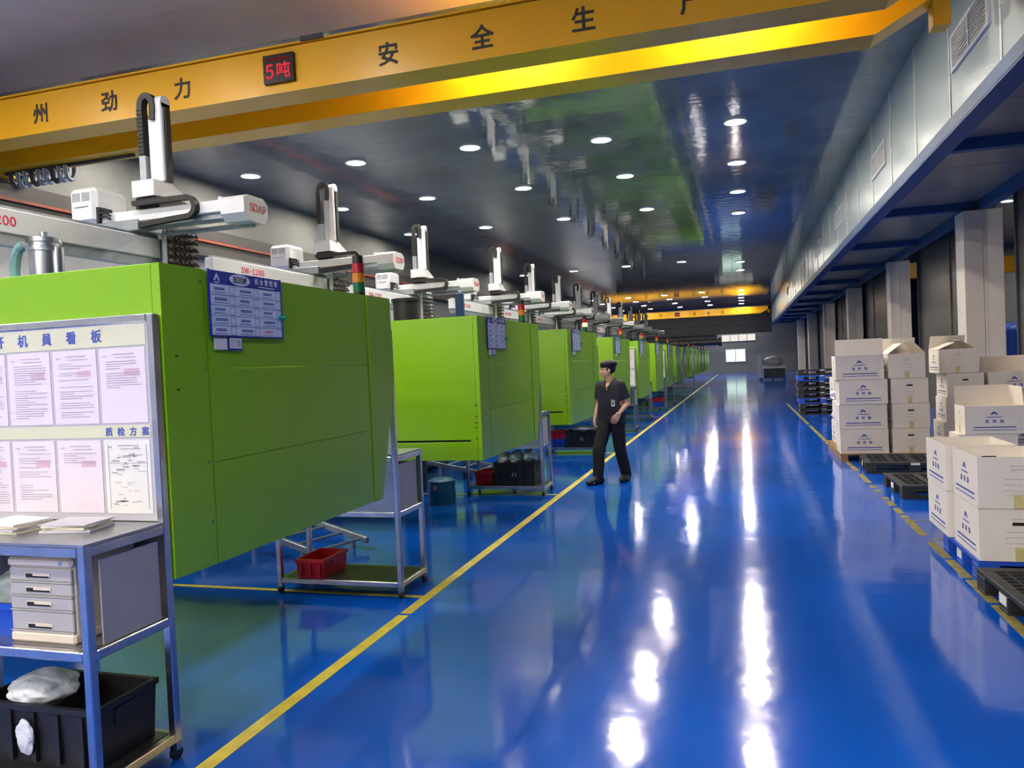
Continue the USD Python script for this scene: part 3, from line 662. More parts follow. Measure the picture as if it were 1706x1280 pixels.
    dc = part(t, 'drag_chain', frame3(band(pth, 0.09, 0.07), (1, 0, 0), (0, 0, 1), (0, -1, 0), (0, 0.15, 0)), 'rubber_black', 'black mast drag chain')
    part(dc, 'link_rib', cat_(*[box(-0.365, -0.285, 0.052, 0.058, 4.32 + 0.045 * k, 4.345 + 0.045 * k) for k in range(12)]), 'rubber_black')
    ang = np.linspace(math.pi / 2, -math.pi / 2, 10)
    pth = [(-0.32, 3.72), (0.20, 3.72)] + [(0.40 + 0.10 * math.cos(q), 3.615 + 0.105 * math.sin(q)) for q in ang] + [(0.15, 3.50), (-0.25, 3.47)]
    part(t, 'drag_chain', frame3(band(pth, 0.07, 0.055), (1, 0, 0), (0, 0, 1), (0, -1, 0), (0, -0.068, 0)), 'rubber_black', 'black kick arm drag chain')
    return t


mat('led_letter', lin(205, 40, 60), 0.5)
m0 = make_machine((MX, CORNER[0], 0), 'lime green moulding machine nearest the camera, its sheet metal guard behind the notice cart')
b0 = make_info_board((MX + 0.006, CORNER[0] + 0.307, 1.889), 'blue and white status board with teal magnet on the nearest green machine')
r0 = make_robot((-6.20, 7.26, -0.0255), 'white gantry robot nearest the camera, its mast in front of the yellow crane')
RX = [-6.2, -6.6, -6.7, -6.2, -6.3]
RY = [7.26, 11.8, 16.0, 20.0, 23.9]
for i, cy_ in enumerate(CORNER):
    if i == 0:
        continue
    o = ORD[i]
    extra = {1: 'with the blue bucket in front of its base', 2: 'left of the walking man', 3: 'just behind the walking man'}.get(i, 'in the receding row')
    zoff = -0.025 if i < 3 else -0.055
    d = dup(m0, (MX, cy_, 0), 0, f'{o} green moulding machine from the camera, {extra}')
    if i >= 1:
        d.GetAttribute('xformOp:translate').Set(Gf.Vec3d(MX, cy_, zoff))
    dup(b0, (MX + 0.006, cy_ + 0.275, 1.889 + zoff), 0, f'blue and white status board on the {o} green machine from the camera')
    rx, ry = (RX[i], RY[i]) if i < 5 else (-6.3, (CORNER + [60.4])[i + 1] + 1.45)
    if ry < 58:
        dup(r0, (rx, ry, -0.0255 if i < 2 else -0.0555), 0, f'{o} white gantry robot from the camera, above the row of green machines')

# lit amber beacon and blue pole among the robots
def make_tower(loc, label, lit):
    t = thing('signal_tower', label, 'signal lamp', loc, 0, 'signal towers on the machines')
    part(t, 'base', cyl((0, 0, 0), (0, 0, 0.05), 0.042, 16), 'black_plastic')
    for k, m_ in enumerate(('green_lens', 'amber_lens', 'red_lens')):
        part(t, 'lens', cyl((0, 0, 0.051 + k * 0.068), (0, 0, 0.117 + k * 0.068), 0.042, 16), 'amber_lit' if lit and k == 1 else m_, ('lit ' if lit and k == 1 else '') + m_.split('_')[0] + ' lens')
    part(t, 'cap', cyl((0, 0, 0.2555), (0, 0, 0.31), 0.038, 16), 'black_plastic')
    return t


w0 = None
for i, cy_ in enumerate(CORNER):
    zt_ = 2.2015 + (0 if i == 0 else -0.025 if i < 3 else -0.055)
    loc = (MX - 0.16, cy_ + 2.15, zt_)
    lab = f'red, amber and green signal tower on the {ORD[i]} green machine from the camera'
    if i == 0:
        w0 = make_tower(loc, lab, False)
    elif i == 2:
        make_tower(loc, 'signal tower with its amber lamp lit on the third green machine', True)
    else:
        dup(w0, loc, 0, lab)
one('blue_post', box(-4.12, -4.00, 10.87, 10.96, 0, 2.81, 0.01), 'steel_blue', 'blue square steel post rising behind the second green machine', 'post')
one('black_duct', cat_(cyl((-4.41, 9.74, 0), (-4.41, 9.74, 2.62), 0.18, 18), cyl((-4.41, 9.74, 2.62), (-4.41, 9.74, 2.66), 0.2, 18)), 'black_plastic', 'black upright drum duct between the second and third machine tops', 'duct')
# dryer hopper behind the nearest machine
t = thing('dryer_hopper', 'steel hopper loader with pale teal hose behind the nearest machine top', 'hopper', (-6.03, 5.5, 0))
part(t, 'canister', cat_(cyl((0, 0, 1.5), (0, 0, 2.98), 0.125, 20), cyl((0, 0, 2.98), (0, 0, 3.02), 0.145, 20), cyl((0.13, 0.02, 1.5), (0.13, 0.02, 2.93), 0.05, 12)), 'stainless')
part(t, 'clamp_ring', cyl((0, 0, 2.90), (0, 0, 2.935), 0.15, 20), 'chrome')
part(t, 'outlet', cat_(cyl((0, 0, 3.02), (0, 0, 3.08), 0.03, 12), cyl((-0.12, 0, 2.97), (-0.24, 0, 2.98), 0.035, 12)), 'chrome')
part(t, 'hose', tube([(-0.24, 0, 2.98), (-0.30, 0, 2.95), (-0.34, 0, 2.88), (-0.36, 0, 2.78), (-0.37, 0, 2.5), (-0.37, 0, 1.9)], 0.045, 10), 'hose_teal')
part(t, 'stand', cat_(*[box(x - 0.03, x + 0.03, yy - 0.03, yy + 0.03, 0, 1.55) for x in (-0.13, 0.16) for yy in (-0.12, 0.12)]), 'machine_grey')

# ============================================================ CARTS
def legs_tube(x, y, z0, z1, s=0.038):
    return box(x - s / 2, x + s / 2, y - s / 2, y + s / 2, z0, z1, 0.004)


def make_cart(loc, rz, label, full):
    """Origin: floor under the middle of the tall back. Back at y = 0, table towards -y, 1.05 wide."""
    t = thing('notice_cart', label, 'cart', loc, rz, 'steel notice board carts beside the machines')
    W, D = 1.02, 0.43
    for s in (-1, 1):
        part(t, 'tall_post', legs_tube(s * W / 2, 0, 0.075, 1.98), 'stainless')
    for s in (-1, 1):
        part(t, 'short_post', legs_tube(s * W / 2, -D, 0.075, 1.06), 'stainless')
    for x, y in ((-W / 2, 0), (W / 2, 0), (-W / 2, -D), (W / 2, -D)):
        c = part(t, 'caster', cat_(cyl((x - 0.012, y, 0.030), (x + 0.012, y, 0.030), 0.030, 14)), 'black_plastic')
        part(c, 'fork', box(x - 0.018, x + 0.018, y - 0.016, y + 0.016, 0.045, 0.075), 'stainless')
    for z in (0.10, 0.62, 1.03):
        for q in (-D, 0.0):
            part(t, 'rail', box(-W / 2 + 0.02, W / 2 - 0.02, q - 0.018, q + 0.018, z - 0.02, z + 0.02, 0.004), 'stainless')
        for s in (-1, 1):
            part(t, 'rail', box(s * W / 2 - 0.018, s * W / 2 + 0.018, -D + 0.02, -0.02, z - 0.02, z + 0.02, 0.004), 'stainless')
    part(t, 'table_top', box(-W / 2 - 0.018, W / 2 + 0.018, -D - 0.018, -0.02, 1.051, 1.062), 'stainless_sheet')
    part(t, 'shelf', box(-W / 2 + 0.02, W / 2 - 0.02, -D + 0.02, -0.02, 0.625, 0.641), 'stainless_sheet' if full else 'black_plastic')
    part(t, 'bottom_shelf', box(-W / 2 + 0.02, W / 2 - 0.02, -D + 0.02, -0.02, 0.105, 0.121), 'black_plastic')
    part(t, 'side_panel', box(W / 2 - 0.006, W / 2 + 0.002, -D + 0.07, -0.045, 0.642, 0.985), 'grey_plastic')
    part(t, 'side_panel', box(-W / 2 - 0.002, -W / 2 + 0.006, -D + 0.07, -0.045, 0.642, 0.985), 'grey_plastic')
    part(t, 'back_panel', box(-W / 2 + 0.02, W / 2 - 0.02, -0.008, 0.004, 0.642, 1.05), 'stainless_sheet')
    part(t, 'top_rail', box(-W / 2 + 0.019, W / 2 - 0.019, -0.018, 0.018, 1.945, 1.98, 0.004), 'stainless')
    bd = part(t, 'notice_board', box(-W / 2 + 0.019, W / 2 - 0.019, -0.012, 0.006, 1.065, 1.945), 'board_grey')
    part(bd, 'header_strip', box(-W / 2 + 0.022, W / 2 - 0.03, -0.0145, -0.0122, 1.845, 1.938), 'cream_strip')
    part(bd, 'header_strip', box(-W / 2 + 0.022, W / 2 - 0.03, -0.0145, -0.0122, 1.438, 1.492), 'cream_strip')
    part(bd, 'lettering', on('-y', word('开机員看板', 0.056, 0.142, 0.0012), (-0.385, -0.0147, 1.868)), 'print_blue', smooth=False)
    part(bd, 'lettering', on('-y', word('质检方案', 0.038, 0.0665, 0.0012), (0.235, -0.0147, 1.446)), 'print_blue', smooth=False)
    rr = random.Random(3)
    for row, (z0, z1) in enumerate(((1.503, 1.836), (1.098, 1.428))):
        for k in range(4):
            x1 = 0.472 - (3 - k) * 0.267
            x0 = max(x1 - 0.249, -0.487)
            p = part(t, 'paper', box(x0, x1, -0.0146, -0.0122, z0, z1), 'paper_pink' if not (row == 1 and k == 3) else 'paper_white')
            ls, red = [rect(x0 + 0.075, x0 + 0.19, z1 - 0.028, z1 - 0.024), rect(x0 + 0.022, x0 + 0.04, z1 - 0.036, z1 - 0.031), rect(x0 + 0.09, x0 + 0.2, z1 - 0.042, z1 - 0.039)], []
            z = z1 - 0.06
            stop = {(0, 3): z1 - 0.19, (1, 2): z1 - 0.12, (1, 1): z0 + 0.05}.get((row, k), z0 + 0.025)
            if (row, k) == (1, 3):
                for q in range(46):
                    u = x0 + rr.uniform(0.02, 0.19); v = z0 + rr.uniform(0.03, 0.3)
                    ls.append(rect(u, u + rr.uniform(0.01, 0.045), v, v + rr.choice((0.002, 0.003, 0.006))))
                ls += [rect(x0 + 0.02, x0 + 0.235, z1 - 0.105, z1 - 0.103), rect(x0 + 0.02, x0 + 0.022, z0 + 0.02, z1 - 0.02), rect(x1 - 0.02, x1 - 0.018, z0 + 0.02, z1 - 0.02)]
            else:
                while z > stop:
                    if rr.random() < 0.86:
                        ls.append(rect(x0 + 0.035, x0 + rr.choice((0.11, 0.16, 0.2, 0.222, 0.222)), z, z + 0.0032))
                    z -= 0.0105
                red = [rect(x0 + 0.135, x0 + 0.215, z1 - 0.095 - 0.006 * q, z1 - 0.093 - 0.006 * q) for q in range(5)]
            if k == 0:      # the narrow first column
                for q in ls + red:
                    q.apply_translation((-x0, 0, 0)); q.apply_scale((0.62, 1, 1)); q.apply_translation((x0, 0, 0))
            part(p, 'print', on('-y', cat_(*ls), (0, -0.0147, 0)), 'print_grey', smooth=False)
            if red:
                part(p, 'stamp', on('-y', cat_(*red), (0, -0.0149, 0)), 'print_red', smooth=False)
    return t


c0 = make_cart((-2.985, 2.785, 0), 0, 'steel notice cart in the left foreground with papers on its board', True)
c1 = dup(c0, (-2.985, 5.14, 0), 180, 'steel notice cart seen from behind, past the nearest green machine, red crate below')
dup(c0, (-3.02, 9.50, 0), 180, 'steel notice cart seen from behind, past the second green machine, black crate below')
dup(c0, (-3.05, 13.85, 0), 180, 'steel notice cart beside the walking man, past the third green machine')
for i, (yy, lab) in enumerate(((18.5, 'fifth'), (25.85, 'seventh'), (33.35, 'ninth'), (41.05, 'eleventh'))):
    dup(c0, (-2.985, yy, 0), 0, f'small notice cart with papers facing the camera, before the {lab} green machine')
for i, (yy, lab) in enumerate(((21.3, 'fifth'), (28.7, 'seventh'))):
    dup(c0, (-3.0, yy, 0), 180, f'small notice cart seen from behind, past the {lab} green machine')

# things on the foreground cart
t = thing('drawer_unit', 'beige desktop drawer unit with four grey drawers on the cart shelf', 'drawer unit', (-2.755, 2.40, 0.6415))
part(t, 'body', cat_(box(-0.165, 0.165, 0.012, 0.33, 0, 0.35, 0.006), box(-0.168, 0.168, -0.006, 0.335, 0, 0.045, 0.01), box(-0.168, 0.168, -0.006, 0.335, 0.308, 0.35, 0.012)), 'beige_plastic')
part(t, 'lid', box(-0.16, 0.16, 0.0, 0.32, 0.351, 0.364, 0.004), 'black_plastic')
part(t, 'lock', cyl((0.115, -0.008, 0.33), (0.115, -0.004, 0.33), 0.009, 12), 'chrome')
for z0, z1 in ((0.252, 0.304), (0.194, 0.246), (0.136, 0.188), (0.050, 0.130)):
    d = part(t, 'drawer', cat_(box(-0.160, 0.160, 0.0, 0.03, z0, z1, 0.004), box(-0.162, 0.162, -0.004, 0.02, z0 - 0.005, z0 - 0.0005)), 'grey_plastic')
    zc = z0 + (0.016 if z1 - z0 < 0.06 else 0.012)
    part(d, 'handle', box(-0.075, 0.055, -0.003, 0.0, zc, zc + 0.018, 0.001), 'beige_plastic')
    part(d, 'recess', cat_(box(-0.070, -0.035, -0.0045, -0.003, zc, zc + 0.015), box(-0.035, 0.050, -0.0045, -0.003, zc, zc + 0.006)), 'black_gap')


def make_crate(name, mesh_mat, loc, rz, size, label, rib=True, cat_name='crate', emblem=False):
    lx, ly, h = size
    t = thing(name, label, cat_name, loc, rz)
    w = 0.012
    o = m3.Manifold.hull_points([(sx * (lx / 2 - (0.012 if z == 0 else 0)), sy * (ly / 2 - (0.012 if z == 0 else 0)), z) for sx in (-1, 1) for sy in (-1, 1) for z in (0, h)])
    i_ = m3.Manifold.hull_points([(sx * (lx / 2 - w - (0.012 if z < h else 0)), sy * (ly / 2 - w - (0.012 if z < h else 0)), z) for sx in (-1, 1) for sy in (-1, 1) for z in (w, h + 0.01)])
    part(t, 'tub', o - i_, mesh_mat, smooth=False)
    part(t, 'rim', cat_(box(-lx / 2 - 0.008, lx / 2 + 0.008, -ly / 2 - 0.008, -ly / 2 + 0.004, h - 0.025, h), box(-lx / 2 - 0.008, lx / 2 + 0.008, ly / 2 - 0.004, ly / 2 + 0.008, h - 0.025, h), box(-lx / 2 - 0.008, -lx / 2 + 0.004, -ly / 2, ly / 2, h - 0.025, h), box(lx / 2 - 0.004, lx / 2 + 0.008, -ly / 2, ly / 2, h - 0.025, h)), mesh_mat, smooth=False)
    if rib:
        for s in (-1, 1):
            for k in range(3 if lx < 0.35 else 5):
                n = 3 if lx < 0.35 else 5
                u = -lx / 2 + lx * (k + 0.5) / n
                part(t, 'rib', box(u - 0.011, u + 0.011, s * ly / 2 - 0.010, s * ly / 2 + 0.005, 0.02, h - 0.027), mesh_mat, smooth=False)
        for s in (-1, 1):
            part(t, 'grip', box(s * lx / 2 - 0.010, s * lx / 2 + 0.006, -0.06, 0.06, h * 0.55, h * 0.85, 0.003), mesh_mat)
    if emblem:
        part(t, 'emblem', on('-y', shift(cat_(poly([(0, 0), (0.035, 0.065), (0.07, 0), (0.05, 0), (0.035, 0.03), (0.02, 0)], 0.002), rect(0.0, 0.07, -0.02, -0.012)), -0.035, h * 0.45), (0, -ly / 2 - 0.0052, 0)), 'board_grey', 'pale mountain emblem', smooth=False)
    return t


def bag(name, loc, s, seed, m_, label, cat_name='plastic bag'):
    return one(name, crumple(loc, s, seed, 3, 0.7), m_, label, cat_name, smooth=True)


make_crate('tray', 'blue_plastic', (-3.10, 2.58, 0.6415), 0, (0.30, 0.30, 0.14), 'blue plastic tray beside the drawer unit on the cart shelf', False, 'tray')
bag('plastic_bag', (-3.09, 2.62, 0.79), (0.13, 0.12, 0.10), 3, 'bag_clear', 'clear plastic bag heaped in the blue tray on the foreground cart')
t = thing('document_pile', 'pile of plastic sleeved papers and books on the cart table, right', 'papers', (-2.76, 2.60, 1.0625), 8)
for k, (dx, dy, h_, m_) in enumerate(((0.115, 0.085, 0.012, 'board_grey'), (0.105, 0.080, 0.010, 'cream_strip'), (0.110, 0.078, 0.008, 'paper_white'), (0.115, 0.088, 0.005, 'board_grey'))):
    z = (0, 0.0125, 0.023, 0.0315)[k]
    part(t, 'booklet', turn(box(-dx, dx, -dy, dy, z, z + h_, 0.001), (3, -4, 6, -2)[k], (0, 0, 1)), m_)
t = thing('book_pile', 'pile of worn booklets on the cart table at the left picture edge', 'books', (-3.06, 2.56, 1.0625), -6)
for k in range(4):
    part(t, 'booklet', turn(box(-0.12, 0.12, -0.085, 0.085, 0.011 * k, 0.011 * k + 0.010, 0.001), (2, -3, 4, -1)[k], (0, 0, 1)), ('cream_strip', 'board_grey', 'beige_plastic', 'paper_white')[k])
make_crate('crate', 'black_plastic', (-2.84, 2.578, 0.1215), 0, (0.62, 0.34, 0.255), 'black ribbed crate on the bottom shelf of the foreground cart')
bag('plastic_bag', (-2.93, 2.54, 0.385), (0.14, 0.12, 0.065), 11, 'bag_white', 'white plastic bag bulging from the black crate in the left foreground')
bag('rag', (-2.865, 2.385, 0.25), (0.045, 0.014, 0.07), 5, 'bag_white', 'white torn rag hanging on the front of the foreground black crate', 'rag')

# other carts' loads and things between the machines
make_crate('crate', 'red_plastic', (-3.22, 5.30, 0.1215), 0, (0.24, 0.36, 0.15), 'bright red crate on the bottom shelf of the cart behind the nearest machine')
make_crate('crate', 'black_plastic', (-2.90, 9.71, 0.1215), 0, (0.56, 0.37, 0.30), 'black crate full of clear bags on the cart behind the second machine', emblem=True)
for k, (dx, s) in enumerate(((-0.175, 0.092), (0.0, 0.092), (0.175, 0.092))):
    bag('plastic_bag', (-2.90 + dx, 9.70, 0.455 + 0.01 * k), (s, 0.14, 0.10), 20 + k, 'bag_clear', ('left', 'middle', 'right')[k] + ' clear bag in the black crate behind the second machine')
make_crate('crate', 'red_plastic', (-3.34, 9.74, 0.1215), 0, (0.24, 0.34, 0.17), 'dark red crate beside the black crate behind the second machine')
make_crate('crate', 'black_plastic', (-2.90, 14.06, 0.1215), 0, (0.56, 0.37, 0.31), 'black crate with a white sheet on it left of the walking man', emblem=True)
bag('plastic_bag', (-2.86, 14.02, 0.445), (0.24, 0.17, 0.05), 31, 'bag_white', 'white plastic sheet lying on the black crate left of the man')
make_crate('crate', 'blue_plastic', (-3.36, 14.06, 0.1215), 0, (0.28, 0.34, 0.15), 'blue crate under a red one on the cart left of the man')
make_crate('crate', 'red_plastic', (-3.36, 14.06, 0.274), 0, (0.28, 0.34, 0.15), 'red crate stacked on a blue one on the cart left of the man')
make_crate('crate', 'blue_plastic', (-2.72, 25.64, 0.1215), 0, (0.34, 0.30, 0.15), 'small blue crate on the notice cart before the seventh machine')
make_crate('crate', 'red_plastic', (-2.72, 25.64, 0.274), 0, (0.34, 0.30, 0.13), 'small red crate on a blue one, cart before the seventh machine')
t = thing('steel_bucket', 'blue round lidded bucket standing on the floor below the second machine', 'bucket', (-3.66, 8.9, 0))
part(t, 'body', cat_(cyl((0, 0, 0.0), (0, 0, 0.15), 0.165, 24, 0.17), cyl((0, 0, 0.15), (0, 0, 0.165), 0.178, 24), cyl((0, 0, 0.165), (0, 0, 0.27), 0.165, 24)), 'bucket_blue')
part(t, 'lid', cat_(cyl((0, 0, 0.27), (0, 0, 0.29), 0.172, 24), cyl((0, 0, 0.29), (0, 0, 0.315), 0.165, 24, 0.12)), 'bucket_blue')
part(t, 'sticker', box(-0.05, 0.0, -0.172, -0.16, 0.19, 0.245), 'print_red', 'faded red sticker')


def make_conveyor(loc, rz, label):
    t = thing('ramp_frame', label, 'conveyor frame', loc, rz)
    sl = math.radians(9)
    for s in (-1, 1):
        part(t, 'side_rail', turn(box(-0.95, 0.95, s * 0.3 - 0.02, s * 0.3 + 0.02, 0, 0.06, 0.004), 9, (0, 1, 0)).apply_translation((0, 0, 0.21)), 'rail_grey')
    for k in range(8):
        x = -0.86 + 0.245 * k
        part(t, 'cross_bar', cyl((x, -0.28, 0.235 - x * math.tan(sl)), (x, 0.28, 0.235 - x * math.tan(sl)), 0.014, 8), 'rail_grey')
    for s in (-1, 1):
        part(t, 'leg', box(-0.80, -0.76, s * 0.3 - 0.018, s * 0.3 + 0.018, 0, 0.33), 'rail_grey')
        part(t, 'leg', box(0.72, 0.76, s * 0.3 - 0.018, s * 0.3 + 0.018, 0, 0.11), 'rail_grey')
    return t


v0 = make_conveyor((-4.45, 6.52, 0), -18, 'low sloping steel ladder frame on the floor under the nearest machine')
dup(v0, (-3.75, 10.43, 0), -8, 'low sloping steel ladder frame under the second machine, behind the bucket')
# ============================================================ PALLETS
def make_pallet(loc, rz, label, m_, group=None, sticker=True, name='plastic_pallet'):
    """1.2 x 1.0 m, 0.15 high; origin at the floor under its middle; x is the long way."""
    t = thing(name, label, 'pallet', loc, rz, group)
    for k in range(3):
        y = (-0.42, 0.0, 0.42)[k]
        part(t, 'runner', box(-0.6, 0.6, y - 0.08, y + 0.08, 0, 0.022, 0.003), m_)
        for x in (-0.53, 0.0, 0.53):
            part(t, 'block', box(x - 0.07, x + 0.07, y - 0.08, y + 0.08, 0.0225, 0.115, 0.004), m_)
    part(t, 'deck_rim', cat_(box(-0.6, 0.6, -0.5, -0.40, 0.115, 0.15, 0.004), box(-0.6, 0.6, 0.40, 0.5, 0.115, 0.15, 0.004), box(-0.6, -0.52, -0.40, 0.40, 0.115, 0.15, 0.004), box(0.52, 0.6, -0.40, 0.40, 0.115, 0.15, 0.004)), m_)
    for x in (-0.26, 0.0, 0.26):
        part(t, 'deck_bar', box(x - 0.035, x + 0.035, -0.40, 0.40, 0.117, 0.148, 0.003), m_)
    part(t, 'deck_grid', cat_(*[box(-0.52, 0.52, -0.36 + 0.08 * k - 0.009, -0.36 + 0.08 * k + 0.009, 0.122, 0.146) for k in range(10)], *[box(-0.45 + 0.1 * k - 0.007, -0.45 + 0.1 * k + 0.007, -0.40, 0.40, 0.123, 0.145) for k in range(10)]), m_, smooth=False)
    if sticker:
        part(t, 'sticker', box(-0.05, 0.06, -0.503, -0.5, 0.118, 0.146), 'paper_white', 'white sticker')
        part(t, 'sticker', box(-0.603, -0.6, -0.06, 0.06, 0.05, 0.11), 'paper_white', 'white sticker')
    return t


pk = make_pallet((2.10, 5.46, 0), 2, 'black plastic grid pallet nearest the camera, cut by the right picture edge', 'pallet_black')
pb = make_pallet((2.14, 6.62, 0), 0, 'blue plastic pallet under the nearest white cartons at right', 'pallet_blue')
dup(pk, (2.22, 9.90, 0), 2, 'empty black pallet on the floor just behind the nearest white cartons')
dup(pk, (2.16, 11.78, 0), -3, 'empty black pallet at the foot of the tall carton stack')
dup(pk, (3.42, 11.78, 0), 0, 'black pallet hidden under the open carton at the right edge')
dup(pk, (3.62, 13.66, 0), 0, 'black pallet hidden under the rear right carton stack')
w = thing('wooden_pallet', 'wooden pallet under the tall carton stack beside the worn yellow line', 'pallet', (1.98, 13.56, 0))
for k in range(7):
    part(w, 'deck_board', box(-0.63, 0.63, -0.99 + 0.30 * k, -0.99 + 0.30 * k + 0.14, 0.096, 0.116, 0.002), 'wood')
for x in (-0.56, 0.0, 0.56):
    part(w, 'bearer', box(x - 0.05, x + 0.05, -0.98, 0.95, 0.0, 0.0955, 0.003), 'wood')
SEQ = ['k', 'k', 'b', 'k', 'k', 'k', 'b', 'k']
for i, s in enumerate(SEQ):
    dup(pb if s == 'b' else pk, (2.02 + R.uniform(-.03, .03), 22.6 + R.uniform(-.03, .03), 0.1505 * i), 0,
        ('blue' if s == 'b' else 'black') + f' plastic pallet, {ORD[i]} from the floor in the pallet stack', 'pallets in the stack')

# ============================================================ CARTONS
BL, BD, BH = 0.67, 0.50, 0.368


def make_carton(loc, rz, label, flaps=None, tape=True, group='white printed cartons'):
    """Long way along x; prints on the long faces, hand holes on the short ones. flaps: angles of the front, back, left, right flap (0 = shut, 90 = upright)."""
    t = thing('carton', label, 'box', loc, rz, group)
    w = 0.007
    slot = m3.Manifold.cube((BL + 0.2, 0.085, 0.024), True).translate((0, 0, BH - 0.105))
    shell = m3.Manifold.cube((BL, BD, BH - 0.006), True).translate((0, 0, (BH - 0.006) / 2)) - m3.Manifold.cube((BL - 2 * w, BD - 2 * w, BH), True).translate((0, 0, BH / 2 + w)) - slot
    part(t, 'body', shell, 'carton', smooth=False)
    fl = flaps or (0, 0, 0, 0)
    z = BH - 0.005
    for i, a in enumerate(fl):
        if a is None:
            continue
        if i < 2:
            s = -1 if i == 0 else 1
            m = box(-BL / 2 + 0.003, BL / 2 - 0.003, 0, BD / 2 - 0.001, 0, 0.005)          # hinge at y = 0, lying to +y
            m = turn(m, a, (1, 0, 0))
            if s > 0:
                m = turn(m, 180, (0, 0, 1))
            m = shift(m, 0, s * BD / 2, z)
        else:
            s = -1 if i == 2 else 1
            if a == 0:
                continue
            m = box(-BD / 2 + 0.003, BD / 2 - 0.003, 0, BD / 2 - 0.01, 0, 0.005)
            m = turn(m, a, (1, 0, 0)); m = turn(m, -90 if s < 0 else 90, (0, 0, 1))
            m = shift(m, s * BL / 2, 0, z)
        part(t, 'flap', m, 'carton', smooth=False)
    if flaps:
        part(t, 'contents', box(-BL / 2 + 0.02, BL / 2 - 0.02, -BD / 2 + 0.02, BD / 2 - 0.02, 0.012, BH * 0.55), 'carton_inside')
    pr = cat_(poly([(-0.045, 0.245), (-0.02, 0.282), (0.0, 0.288), (0.02, 0.282), (0.045, 0.245), (0.028, 0.245), (0.0, 0.262), (-0.028, 0.245)], 0.0012), rect(-0.085, 0.085, 0.213, 0.222, 0.0012), shift(word('周转箱', 0.044, 0.085, 0.0012), -0.107, 0.142), rect(-0.24, 0.24, 0.080, 0.094, 0.0012), rect(-0.25, 0.25, 0.048, 0.056, 0.0012))
    for f, yy in (('-y', -BD / 2 - 0.0001), ('+y', BD / 2 + 0.0001)):
        part(t, 'print', on(f, pr, (0, yy, 0)), 'carton_print', 'blue printed emblem and lettering', smooth=False)
    ps = cat_(rect(-0.05, 0.05, 0.296, 0.302), rect(-0.08, 0.08, 0.205, 0.211), rect(-0.09, 0.06, 0.165, 0.170), rect(-0.09, 0.09, 0.125, 0.129), rect(-0.07, 0.09, 0.090, 0.094))
    for f, xx in (('-x', -BL / 2 - 0.0001), ('+x', BL / 2 + 0.0001)):
        part(t, 'print', on(f, ps, (xx, 0, 0)), 'carton_faint', 'faint grey print', smooth=False)
        part(t, 'hole_back', on(f, rect(-0.05, 0.05, BH - 0.13, BH - 0.08, 0.001), (xx * 0.955, 0, 0)), 'black_gap', smooth=False)
    if tape:
        part(t, 'tape', box(-BL / 2 - 0.0012, -BL / 2 - 0.0002, -0.03, 0.03, 0.0, 0.10), 'tape_tan')
    return t


TIN = (-84, -84, -84, -84)
ST = BH + 0.004
z0 = 0.152
k0 = make_carton((1.80, 6.445, z0), 90, 'white carton on the blue pallet, lower of the nearest pair, tape on its end')
make_carton((1.80, 6.445, z0 + ST), 90, 'open white carton on top of the nearest pair on the blue pallet', TIN)
dup(k0, (1.77, 7.18, z0), 90, 'white carton on the blue pallet behind the nearest pair, lower one')
make_carton((1.765, 7.18, z0 + ST), 90, 'open white carton on the blue pallet behind the nearest pair, upper one', (-80, -80, -84, -84))
nm = ['bottom', 'second', 'third', 'top']
z1 = 0.118
for i in range(4):
    dx = (0.0, -0.01, 0.01, -0.035)[i]
    loc = (1.705 + dx, 12.85 + (0, .01, -.01, .0)[i], z1 + ST * i)
    lab = f'{nm[i]} blue printed carton in the tall stack, front left column'
    if i < 3:
        dup(k0, loc, (0, 1, -1)[i], lab)
    else:
        make_carton(loc, 0, lab + ', flap raised', (80, -82, -84, -84))
    loc = (2.345 + (0, .005, .0, -.03)[i], 12.94, z1 + ST * i)
    lab = f'{nm[i]} hand-holed carton in the tall stack, front right column'
    if i < 3:
        dup(k0, loc, 90 + (0, 1, 0)[i], lab)
    else:
        make_carton(loc, 90, lab + ', flaps tented', (48, 38, -84, 88))
for i in range(3):
    dup(k0, (1.69 + (0.0, -.03, 0.01)[i], 13.53, z1 + ST * i), 90 + (0, 2, -1)[i], f'{nm[i]} white carton of the column behind the tall stack, left side showing')
    dup(k0, (1.72 + (-.02, 0.02, -.03)[i], 14.24, z1 + ST * i), 90, f'{nm[i]} white carton of the rearmost column beside the worn line')
for k, (x, y, z) in enumerate(((1.425, 13.88, 0.97), (1.43, 13.87, 0.62))):
    bag('plastic_bag', (x, y, z), (0.05, 0.06, 0.05), 40 + k, 'bag_white', ('upper', 'lower')[k] + ' white crumpled bag sticking out between the rear carton columns')
# right hand group
dup(k0, (2.98, 11.46, z0), 0, 'white carton under the open one at the right picture edge')
make_carton((3.055, 11.46, z0 + ST), 0, 'open white carton with blue print low at the right edge, its flaps up inside', (-80, 88, -84, 85))
for i in range(3):
    loc = (3.20 + (-.06, -.02, 0.0)[i], 13.42, z0 + ST * i)
    dup(k0, loc, 90, f'{nm[i]} carton of the rear right column, showing its hand hole end')
make_carton((3.10, 13.42, z0 + ST * 3), 90, 'carton with tented flaps on top of the rear right column, before the white pillar', (32, 24, -84, 60))
for i in range(3):
    loc = (3.845, 13.34, z0 + ST * i)
    lab = f'{nm[i]} blue printed carton at the right edge beside the rear right column'
    if i < 2:
        dup(k0, loc, 0, lab)
    else:
        make_carton(loc, 0, lab + ', back flap up', (-80, 70, -84, 95))

